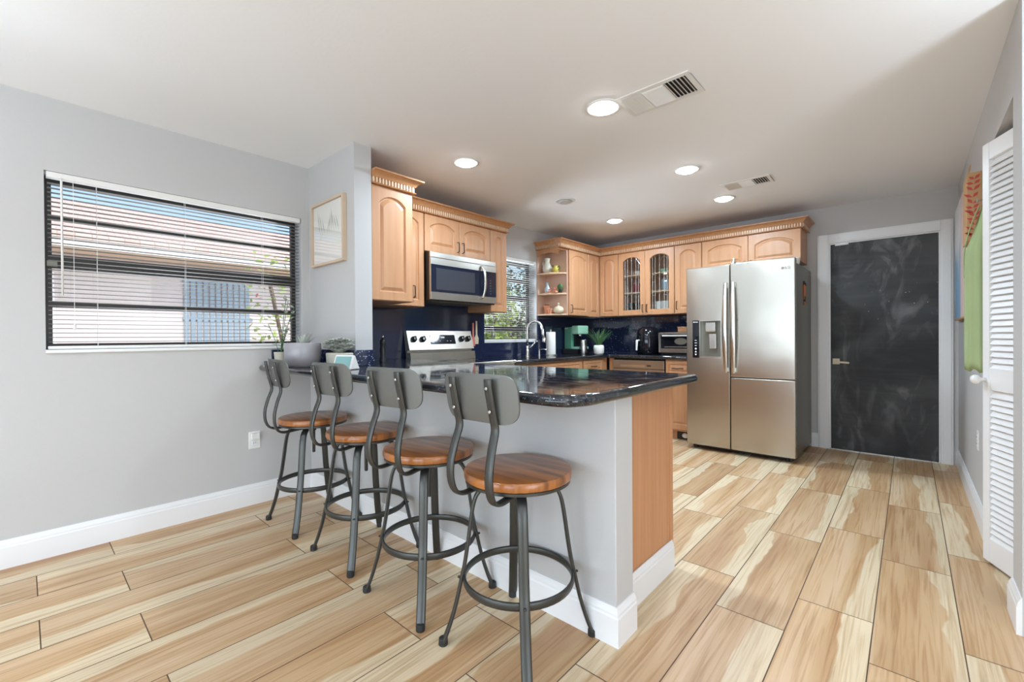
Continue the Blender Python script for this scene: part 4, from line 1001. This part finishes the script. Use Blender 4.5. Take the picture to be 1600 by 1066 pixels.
# air fryer
t = thing('air_fryer', 'glossy black air fryer on the back counter left of the toaster oven', 'air fryer', (1.0, 3.70, ZT), 0)
bm = B(); pr = [(.0, 0), (.115, 0), (.130, .02), (.137, .10), (.137, .20), (.128, .27), (.105, .315), (.07, .335), (0, .34)]; lathe(bm, pr, seg=32, sy=1.08); O('shell', bm, 'gloss', t, smooth=True)
bm = B(); sweep(bm, [(-.05, -.148, .17), (-.05, -.20, .17), (-.05, -.205, .15), (-.055, -.205, .05)], (1, 0, 0), [.014, .014, .015, .012], .011, 8); O('basket_handle', bm, 'plate_w', t, bev=.001)
bm = B(); n = 24; sweep(bm, [(.07*math.cos(2*PI*k/n)-.02, -.06+.05*math.sin(2*PI*k/n), .305+.022*math.sin(2*PI*k/n)+.008) for k in range(n)], None, .004, .004, 6, closed=True); O('dial_ring', bm, 'chrome', t)
# toaster oven
t = thing('toaster_oven', 'stainless toaster oven between air fryer and refrigerator', 'toaster oven', (1.19, 3.56, ZT), 0)
O('feet', bx(.02, .03, 0, .42, .29, .02), 'rubber', t)
O('case', bx(0, .004, .018, .44, .32, .265), 'chrome', t, bev=.022, seg=4)
O('front_frame', bx(.004, -.008, .022, .436, .006, .26), 'steel_h', t, bev=.012, seg=3)
dd = O('glass_door', bx(.035, -.014, .075, .40, -.008, .235), 'gloss', t, bev=.003)
bm = B(); tube(bm, [(.06, -.03, .222), (.38, -.03, .222)], .008, 8); O('door_handle', bm, 'plate_w', dd)
O('inner_rack', bx(.08, -.0155, .088, .40, -.0142, .10), 'steel_h', dd)
bm = B(); lathe(bm, [(.055, 0), (.055, .002), (0, .002)], (.27, -.0142, .158), 24, axis='y', sx=1.3, sy=.7); O('pan_inside', bm, 'fside', dd)
O('control_strip', bx(.03, -.011, .03, .41, -.008, .062), 'chrome', t)
t = thing('wooden_box', 'small wooden keepsake box on top of the toaster oven', 'box', (1.44, 3.74, ZT+.266)); O('body', bx(-.07, -.05, 0, .07, .05, .045), 'maple_dark', t, bev=.003); O('lid', bx(-.073, -.053, .046, .073, .053, .062), 'maple_dark', t, bev=.003)
# things by the range
for yy, zz, mt, lab in ((1.665, 1.30, 'pink', 'pinkish spatula hanging on the granite right of the range console'), (1.712, 1.32, 'cream', 'pale wooden spatula hanging nearest the sink window beside the range')):
    t = thing('hanging_spatula', lab, 'spatula', (.022, yy, zz-.24))
    bm = B(); sweep(bm, [(.008, 0, .24), (.008, 0, .10), (.008, 0, .085)], (0, 1, 0), [.012, .013, .02], .005, 6); O('handle', bm, mt, t)
    bm = B(); sweep(bm, [(.008, 0, .085), (.008, 0, .06), (.008, 0, 0)], (0, 1, 0), [.02, .034, .030], .004, 6); O('blade', bm, mt, t)
t = thing('pepper_mill', 'slender dark pepper mill on the granite beside the stub wall', 'pepper mill', (.40, .38, ZP))
bm = B(); lathe(bm, [(0, 0), (.028, 0), (.028, .02), (.02, .04), (.024, .09), (.018, .13), (.022, .14), (.022, .165), (.01, .18), (0, .185)], seg=18); O('mill_body', bm, 'black', t, smooth='auto')
bm = B(); lathe(bm, [(.006, .184), (.008, .19), (.008, .2), (0, .204)], seg=12); O('mill_knob', bm, 'chrome', t, smooth=True)
# planters near the window
t = thing('flower_pot', 'large round mauve-grey glazed pot on the counter by the window', 'pot', (.43, -.232, ZP))
bm = B(); lathe(bm, [(0, 0), (.092, 0), (.104, .012), (.112, .06), (.113, .150), (.110, .156), (.106, .153), (.105, .13), (0, .128)], seg=36); O('pot', bm, 'potgrey', t, smooth='auto')
bm = B(); lathe(bm, [(.104, .1285), (.0, .138)], seg=24); O('soil', bm, 'bark', t)
rnd = random.Random(11); bm = B(); blades(bm, 26, .09, .07, .006, rnd, .13, .3); O('sprouts', bm, 'leafg', t)
t = thing('succulent_planter', 'speckled oblong planter of pale frilly succulents against the stub wall', 'planter', (.665, -.10, ZP))
bm = B(); lathe(bm, [(0, 0), (.060, 0), (.066, .01), (.070, .085), (.066, .09), (.062, .08), (0, .078)], seg=32, sx=1.75); O('planter_box', bm, 'speck', t, smooth='auto')
def rosette(bm, c, R, rnd, n=9):
    for ly in range(3):
        for k in range(n-ly*2):
            a = 2*PI*k/(n-ly*2)+ly*.5+rnd.random()*.2; rr = R*(1-.28*ly); d = Vector((math.cos(a), math.sin(a), .35+.45*ly)); d.normalize(); s = Vector((-math.sin(a), math.cos(a), 0)); u = d.cross(s)
            b0 = Vector(c); p1 = b0+d*rr*.6; p2 = b0+d*rr
            v = [bm.verts.new(b0), bm.verts.new(p1+s*rr*.22-u*.0), bm.verts.new(p2), bm.verts.new(p1-s*rr*.22), bm.verts.new(p1+u*.006)]
            bm.faces.new((v[0], v[1], v[4])); bm.faces.new((v[1], v[2], v[4])); bm.faces.new((v[2], v[3], v[4])); bm.faces.new((v[3], v[0], v[4]))
rnd = random.Random(21); bm = B()
for k in range(26): rosette(bm, ((rnd.random()-.5)*.26, (rnd.random()-.5)*.10, .085+rnd.random()*.085), .042+rnd.random()*.018, rnd)
O('succulents', bm, 'leafg', t)
t = thing('potted_sprig', 'tall thin leafy plant in a small clear pot against the left window', 'plant', (.10, -.25, ZP))
bm = B(); lathe(bm, [(0, 0), (.034, 0), (.042, .09), (.039, .09), (.033, .06), (0, .055)], seg=20); O('pot', bm, 'speck', t, smooth='auto')
rnd = random.Random(31); bm = B(); lf = B()
for k in range(6):
    a = rnd.random()*2*PI; hh = .16+.24*rnd.random(); bend = .05+.13*rnd.random(); pts = [Vector((.01*math.cos(a)+bend*math.cos(a)*u**1.5, .01*math.sin(a)+bend*math.sin(a)*u**1.5*.8, .055+hh*u)) for u in (0, .25, .5, .75, 1)]
    if min(p.x for p in pts) < -.06: pts = [Vector((abs(p.x), p.y, p.z)) for p in pts]
    tube(bm, pts, .0022, 5)
    for q in range(7):
        u = .35+.65*q/6; i = min(3, int(u*4)); p = pts[i].lerp(pts[i+1], u*4-i); b_ = rnd.random()*2*PI; d = Vector((math.cos(b_), math.sin(b_), .5)).normalized(); s = d.cross(Vector((0, 0, 1))).normalized()
        L = .035+.02*rnd.random(); vv = [lf.verts.new(p), lf.verts.new(p+d*L*.5+s*L*.28), lf.verts.new(p+d*L), lf.verts.new(p+d*L*.5-s*L*.28)]; lf.faces.new(vv)
O('stems', bm, 'leaf', t); O('leaves', lf, 'leafg', t)
# smart display
t = thing('smart_display', 'small white smart display standing on the peninsula counter', 'smart display', (.925, -.195, ZP), .35)
bm = B(); v = [(-.035, 0), (.045, 0), (.008, .082), (-.004, .085)]
A = [bm.verts.new((-.07, y, z)) for y, z in v]; C2 = [bm.verts.new((.07, y, z)) for y, z in v]; ring_faces(bm, A, C2); bm.faces.new(A); bm.faces.new(C2); O('shell', bm, 'white2', t, bev=.008, seg=3)
bm = B(); bm.faces.new([bm.verts.new(p) for p in ((-.058, -.0325, .012), (.058, -.0325, .012), (.058, -.0085, .076), (-.058, -.0085, .076))]); O('screen', bm, 'screen', t)

# ------------------------------------------------------------------ ornaments on the open shelves
SX, SY = 0, 2.757
def orn(name, label, cat, x, y, z): return thing(name, label, cat, (x, SY+y, ZU+z))
t = orn('stone_pitcher', 'mottled stoneware pitcher on the top open shelf', 'pitcher', .10, .085, .5155)
bm = B(); lathe(bm, [(0, 0), (.035, 0), (.058, .035), (.060, .07), (.040, .11), (.030, .135), (.034, .17), (.040, .182), (.035, .182), (.026, .14), (0, .135)], seg=24); O('body', bm, 'stone', t, smooth=True)
bm = B(); tube(bm, smooth_path([(-.035, 0, .165), (-.06, -.002, .16), (-.07, -.004, .12), (-.052, 0, .08)], 4), .007, 8); O('handle', bm, 'stone', t, smooth=True)
t = orn('glazed_creamer', 'small yellow and green glazed creamer beside the pitcher', 'creamer', .225, .09, .5155)
bm = B(); lathe(bm, [(0, 0), (.03, 0), (.042, .03), (.035, .055), (.024, .066), (.028, .08), (.024, .08), (0, .06)], seg=20); O('body', bm, 'yel', t, smooth=True)
bm = B(); tube(bm, smooth_path([(.03, 0, .06), (.05, 0, .075), (.058, 0, .05), (.04, 0, .025)], 4), .005, 8); tube(bm, [(-.024, 0, .07), (-.045, 0, .09)], .006, 8); O('handle', bm, 'leafd', t, smooth=True)
t = orn('ceramic_vase', 'slim blue and white vase on the middle open shelf', 'vase', .105, .08, .2685)
bm = B(); lathe(bm, [(0, 0), (.025, 0), (.036, .03), (.034, .06), (.018, .09), (.014, .115), (.02, .14), (.017, .14), (.011, .11), (0, .1)], seg=22); O('body', bm, 'bluec', t, smooth=True)
t = orn('blossom_tray', 'wooden tray with small pink blossoms on the middle open shelf', 'tray', .19, .055, .2685)
O('tray', bx(-.055, -.028, 0, .075, .028, .022), 'terra', t, bev=.004)
rnd = random.Random(4); bm = B()
for k in range(14): lathe(bm, [(0, -.009), (.009, 0), (0, .009)], (-.045+rnd.random()*.11, -.02+rnd.random()*.04, .03+rnd.random()*.035), 6)
O('blossoms', bm, 'pink', t)
t = orn('heart_cactus', 'round green cactus in a dark pot on the middle open shelf', 'cactus', .262, .125, .2685)
bm = B(); lathe(bm, [(0, 0), (.022, 0), (.026, .03), (.022, .03), (0, .026)], seg=16); O('pot', bm, 'rubber', t)
bm = B(); lathe(bm, [(0, .027), (.02, .035), (.036, .065), (.034, .09), (.018, .11), (0, .112)], seg=16, sy=.6); O('cactus_pad', bm, 'leaf', t, smooth=True)
t = orn('terracotta_pot', 'taller terracotta pot with a green sprout on the bottom open shelf', 'pot', .09, .085, .0185)
bm = B(); lathe(bm, [(0, 0), (.028, 0), (.040, .085), (.044, .086), (.045, .105), (.038, .105), (.036, .09), (0, .088)], seg=24); O('pot', bm, 'terra', t, smooth='auto')
bm = B(); rosette(bm, (0, 0, .1), .045, random.Random(2), 7); O('sprout', bm, 'leaf', t)
t = orn('terracotta_pot', 'shorter terracotta pot in front of the taller one, bottom open shelf', 'pot', .165, .05, .0185)
bm = B(); lathe(bm, [(0, 0), (.020, 0), (.028, .048), (.032, .05), (.032, .062), (.027, .062), (0, .05)], seg=22); O('pot', bm, 'terra', t, smooth='auto')
bm = B(); rosette(bm, (0, 0, .06), .025, random.Random(9), 7); O('sprout', bm, 'leafg', t)
t = orn('gourd_jar', 'squat cream gourd-shaped jar on the bottom open shelf', 'jar', .25, .105, .0185)
bm = B(); lathe(bm, [(0, 0), (.04, 0), (.064, .022), (.068, .045), (.058, .072), (.03, .09), (.012, .094), (.010, .104), (0, .104)], seg=28, sy=.85); O('body', bm, 'cream', t, smooth=True)
bm = B(); lathe(bm, [(0, .104), (.012, .108), (.013, .12), (.006, .132), (0, .133)], seg=14); O('stopper', bm, 'stone', t, smooth=True)

# things behind the leaded glass
GX, GY = .621, 3.67
def glass_tumbler(lab, x, y, z, s=1, grp='glasses in the glass-door cabinet'):
    bm = B(); lathe(bm, [(0, 0), (.026*s, 0), (.033*s, .12*s), (.031*s, .12*s), (.024*s, .008), (0, .008)], seg=16)
    return tag(O('drinking_glass', bm, 'tumbler', loc=(GX+x, GY+y, ZU+z), smooth='auto'), lab, 'glass', grp)
for i, (x, y, lab) in enumerate(((.10, .12, 'drinking glass at the left of the cabinet floor, behind the left glass door'), (.18, .12, 'drinking glass in the middle of the cabinet floor, behind the left glass door'), (.27, .12, 'drinking glass at the right of the cabinet floor, behind the left glass door'))): glass_tumbler(lab, x, y, .0205, 1.25)
bm = B(); lathe(bm, [(0, 0), (.05, 0), (.06, .10), (.066, .15), (.062, .15), (.045, .01), (0, .01)], seg=20); tag(O('white_pitcher', bm, 'plate_w', loc=(GX+.56, GY+.15, ZU+.0205), smooth='auto'), 'pale green-white jug on the cabinet floor behind the right glass door', 'jug')
bm = B(); lathe(bm, [(0, 0), (.045, 0), (.05, .15), (.045, .152), (0, .152)], seg=20); tag(O('white_canister', bm, 'plate_w', loc=(GX+.45, GY+.17, ZU+.0205), smooth='auto'), 'white canister on the cabinet floor behind the right glass door', 'canister')
tag(O('red_box', bx(-.08, -.04, 0, .08, .04, .12), 'berry', loc=(GX+.2, GY+.18, ZU+.2965)), 'dark red box on the middle shelf behind the left glass door', 'box')
bm = B(); lathe(bm, [(0, 0), (.03, 0), (.07, .05), (.066, .05), (.03, .008), (0, .008)], seg=24); tag(O('white_bowl', bm, 'plate_w', loc=(GX+.22, GY+.14, ZU+.5165), smooth='auto'), 'white bowl on the upper shelf behind the left glass door', 'bowl')
bm = B(); lathe(bm, [(0, 0), (.03, 0), (.06, .045), (.056, .045), (.03, .008), (0, .008)], seg=24); tag(O('green_bowl', bm, 'mintl', loc=(GX+.54, GY+.14, ZU+.5165), smooth='auto'), 'small pale bowl on the upper shelf behind the right glass door', 'bowl')
bm = B(); lathe(bm, [(0, 0), (.05, 0), (.055, .13), (.04, .15), (0, .15)], seg=20); tag(O('blue_jar', bm, 'shutter', loc=(GX+.55, GY+.16, ZU+.2965), smooth='auto'), 'blue-grey jar on the middle shelf behind the right glass door', 'jar')

# ------------------------------------------------------------------ pictures and cloth
t = thing('framed_print', 'framed botanical print in a pale wood frame on the stub wall', 'picture', (.10, -.001, 1.672))
fw, fh = .485, .452; bm = B()
for a in ((0, 0, .016, fh), (fw-.016, 0, fw, fh), (.016, 0, fw-.016, .016), (.016, fh-.016, fw-.016, fh)): box(bm, a[0], -.03, a[1], a[2], 0, a[3])
O('frame', bm, 'bamboo', t, bev=.001)
O('print', bx(.016, -.012, .016, fw-.016, -.008, fh-.016), 'paper', t)
bm = B(); rnd = random.Random(8)
for k in range(9):
    x = .12+.035*k; a = (rnd.random()-.5)*.8; L = .10+.10*rnd.random(); b0 = Vector((x, -.0125, .22)); d = Vector((math.sin(a), 0, math.cos(a))); s = Vector((d.z, 0, -d.x))
    bm.faces.new([bm.verts.new(q) for q in (b0, b0+d*L*.5+s*.007, b0+d*L, b0+d*L*.5-s*.007)])
O('printed_leaves', bm, 'leafg', t)
O('glazing', bx(.016, -.022, .016, fw-.016, -.020, fh-.016), 'glass', t)
# painting (unframed panel) on the right wall
def abstract():
    m, n, l, b = nmat('abstract_painting'); tc = n.new('ShaderNodeTexCoord'); sp = n.new('ShaderNodeSeparateXYZ'); l.new(tc.outputs['Object'], sp.inputs[0])
    t_ = n.new('ShaderNodeTexNoise'); t_.inputs['Scale'].default_value = 2.5; t_.inputs['Detail'].default_value = 4; l.new(tc.outputs['Object'], t_.inputs['Vector'])
    a = n.new('ShaderNodeMath'); a.operation = 'MULTIPLY_ADD'; a.inputs[1].default_value = .7; l.new(t_.outputs['Fac'], a.inputs[0]); l.new(sp.outputs[2], a.inputs[2])
    r = ramp(n, [(.0, sr(120, 160, 196)), (.80, sr(150, 182, 206)), (.92, sr(206, 214, 220)), (1, sr(232, 233, 234))]); l.new(a.outputs[0], r.inputs['Fac'])
    y = ramp(n, [(.42, (1, 1, 1)), (.47, (0, 0, 0))]); l.new(sp.outputs[1], y.inputs['Fac'])
    mx = n.new('ShaderNodeMix'); mx.data_type = 'RGBA'; l.new(y.outputs[0], mx.inputs['Factor']); l.new(r.outputs[0], mx.inputs['A']); mx.inputs['B'].default_value = (*sr(222, 196, 190), 1)
    l.new(mx.outputs['Result'], b.inputs['Base Color']); b.inputs['Roughness'].default_value = .7; return m
M['abstract'] = abstract()
t = thing('abstract_painting', 'blue, white and pink abstract painting on the right wall behind the apron', 'painting', (XR, 2.875, 1.275))
O('canvas', bx(-.028, 0, 0, -.0005, .98, .91), 'abstract', t, bev=.002)
O('bottom_edge', bx(-.03, 0, -.012, -.0005, .98, -.0005), 'kraft', t)
t = thing('gift_bag', 'tall kraft paper bag with red leaves hung on the right wall above the apron', 'bag', (XR-.0005, 2.30, 1.70))
bm = B(); v = [(0, 0), (-.062, 0), (-.062, .26), (0, .26)]
lo = [bm.verts.new((x, y, 0)) for x, y in v]; hi = [bm.verts.new((x*.97, y, .405)) for x, y in v]; ring_faces(bm, lo, hi); bm.faces.new(lo); bm.faces.new(hi); O('bag_body', bm, 'kraft', t, bev=.002)
rnd = random.Random(6); bm = B(); stem = smooth_path([(-.036, -.0015, .02), (-.028, -.0015, .12), (-.038, -.0015, .22), (-.030, -.0015, .36)], 4)
for i_, p in enumerate(stem):
    for sg in (-1, 1):
        a = rnd.random()*.7+.3; L = .030+.016*rnd.random(); d = Vector((sg*math.cos(a), 0, math.sin(a))); s_ = Vector((d.z, 0, -d.x)); q = Vector(p)
        bm.faces.new([bm.verts.new(v_) for v_ in (q, q+d*L*.5+s_*.009, q+d*L, q+d*L*.5-s_*.009)])
O('red_leaves', bm, 'red', t)
bm = B(); tube(bm, smooth_path([(-.05, .06, .40), (-.04, .09, .47), (-.04, .17, .47), (-.05, .20, .40)], 4), .003, 6); O('bag_handle', bm, 'kraft', t)
# green apron bunched on a hook beside the closet door
t = thing('linen_apron', 'green linen apron hanging on the right wall beside the closet door', 'apron', (XR-.001, 2.10, .95))
bm = B(); n, k_ = 40, 22; G = {}
for j in range(k_+1):
    v = j/k_; z = .92*v; q = max(0, (v-.72)/.28); dp = .074*(1-.82*q**.8); wd = .155*(1-.55*q)
    for i in range(n+1):
        a = PI*i/n; f = 1+.13*math.sin(a*9+v*1.5)*(1-.5*v)+.05*math.sin(a*17+1)
        G[i, j] = bm.verts.new((-max(.0, dp*math.sin(a)**.55*f) if 0 < i < n else 0, wd*math.cos(a)-.03*q, z+.012*math.sin(a*6)*(1-v)))
for j in range(k_):
    for i in range(n): bm.faces.new((G[i, j], G[i+1, j], G[i+1, j+1], G[i, j+1]))
bm.faces.new([G[i, 0] for i in range(n+1)]); bm.faces.new([G[i, k_] for i in range(n+1)][::-1])
O('apron_body', bm, 'cloth', t, smooth=True)
bm = B(); sweep(bm, smooth_path([(-.030, -.05, .90), (-.060, .00, .80), (-.082, .05, .66), (-.080, .07, .52)], 4), (0, 1, 0), .022, .003, 6); O('neck_strap', bm, 'cloth', t, smooth=True)
bm = B(); lathe(bm, [(.012, -.040), (.012, -.036), (.004, -.034), (.004, 0), (.008, .0)], (.0, -.03, .935), 12, axis='x'); O('hook', bm, 'chrome', t)

# ------------------------------------------------------------------ outdoors
bm = B(); box(bm, -14, -12, -.14, -.16, 14, -.12); struct('ground', bm, 'brickpave')
t = thing('neighbor_house', 'pink-roofed stucco house seen through the left window', 'house', (-5, 0, -.12))
O('house_wall', bx(-1.5, -9, 0, 0, 3.4, 2.75), 'stucco', t)
O('soffit', bx(-.2, -9.1, 2.42, .62, 3.6, 2.46), 'soffit', t)
O('fascia', bx(.62, -9.15, 2.44, .65, 3.65, 2.56), 'fascia', t)
bm = B(); a = [(.68, 2.54), (.68, 2.60), (-1.3, 3.46), (-1.3, 3.40)]
A = [bm.verts.new((x, -9.2, z)) for x, z in a]; C2 = [bm.verts.new((x, 3.7, z)) for x, z in a]; ring_faces(bm, A, C2); bm.faces.new(A); bm.faces.new(C2); O('tiled_roof', bm, 'rooftile', t)
bm = B()
for k in range(11): box(bm, .01, .22+k*.085, 1.0, .035, .22+k*.085+.06, 2.2)
for z in (1.0, 1.58, 2.17): box(bm, .005, .2, z, .03, 1.18, z+.04)
O('storm_shutter', bm, 'shutter', t)
bm = B(); box(bm, .003, -3.2, .0, .02, 3.4, .9); O('wall_base_band', bm, 'fascia', t)
def shrub(lab, x, y, h, r, leafm, seed, n=500, flower=False, dens=.10):
    t = thing('garden_shrub', lab, 'shrub', (x, y, -.12)); rnd = random.Random(seed)
    bm = B(); 
    for k in range(5):
        a = 2*PI*k/5; tube(bm, smooth_path([(0, 0, 0), (.1*r*math.cos(a), .1*r*math.sin(a), h*.4), (.5*r*math.cos(a), .5*r*math.sin(a), h*.85)], 3), .018, 6)
    O('branches', bm, 'bark', t)
    bm = B(); fl = B()
    for k in range(n):
        a = rnd.random()*2*PI; u = rnd.random()**.5; z = h*(.35+.65*rnd.random()); rr = r*u*(1-.5*abs(z/h-.7)); p = Vector((rr*math.cos(a), rr*math.sin(a), z)); d = Vector((rnd.gauss(0, 1), rnd.gauss(0, 1), rnd.gauss(0, .6))).normalized(); s = d.cross(Vector((rnd.random(), rnd.random(), 1))).normalized(); L = dens*(.6+.8*rnd.random())
        tgt = fl if (flower and k % 14 == 0) else bm
        tgt.faces.new([tgt.verts.new(q) for q in (p, p+d*L*.5+s*L*.25, p+d*L, p+d*L*.5-s*L*.25)])
    O('foliage', bm, leafm, t)
    if flower: O('flowers', fl, 'red', t)
    else: fl.free()
shrub('sparse yellow-green shrub with red flowers outside the left window', -2.3, .75, 2.35, .55, 'leafy', 3, 420, True, .09)
shrub('leafy yellow-green tree behind the neighbouring roof', -8.2, -3.2, 4.6, 1.3, 'leafy', 5, 900, False, .2)
shrub('dense green shrub outside the sink window', -3.4, 5.2, 2.3, .7, 'leafy', 9, 1500, False, .13)
shrub('dark shrub farther back outside the sink window', -5.6, 8.6, 3.4, 1.3, 'leafd', 10, 1600, False, .16)
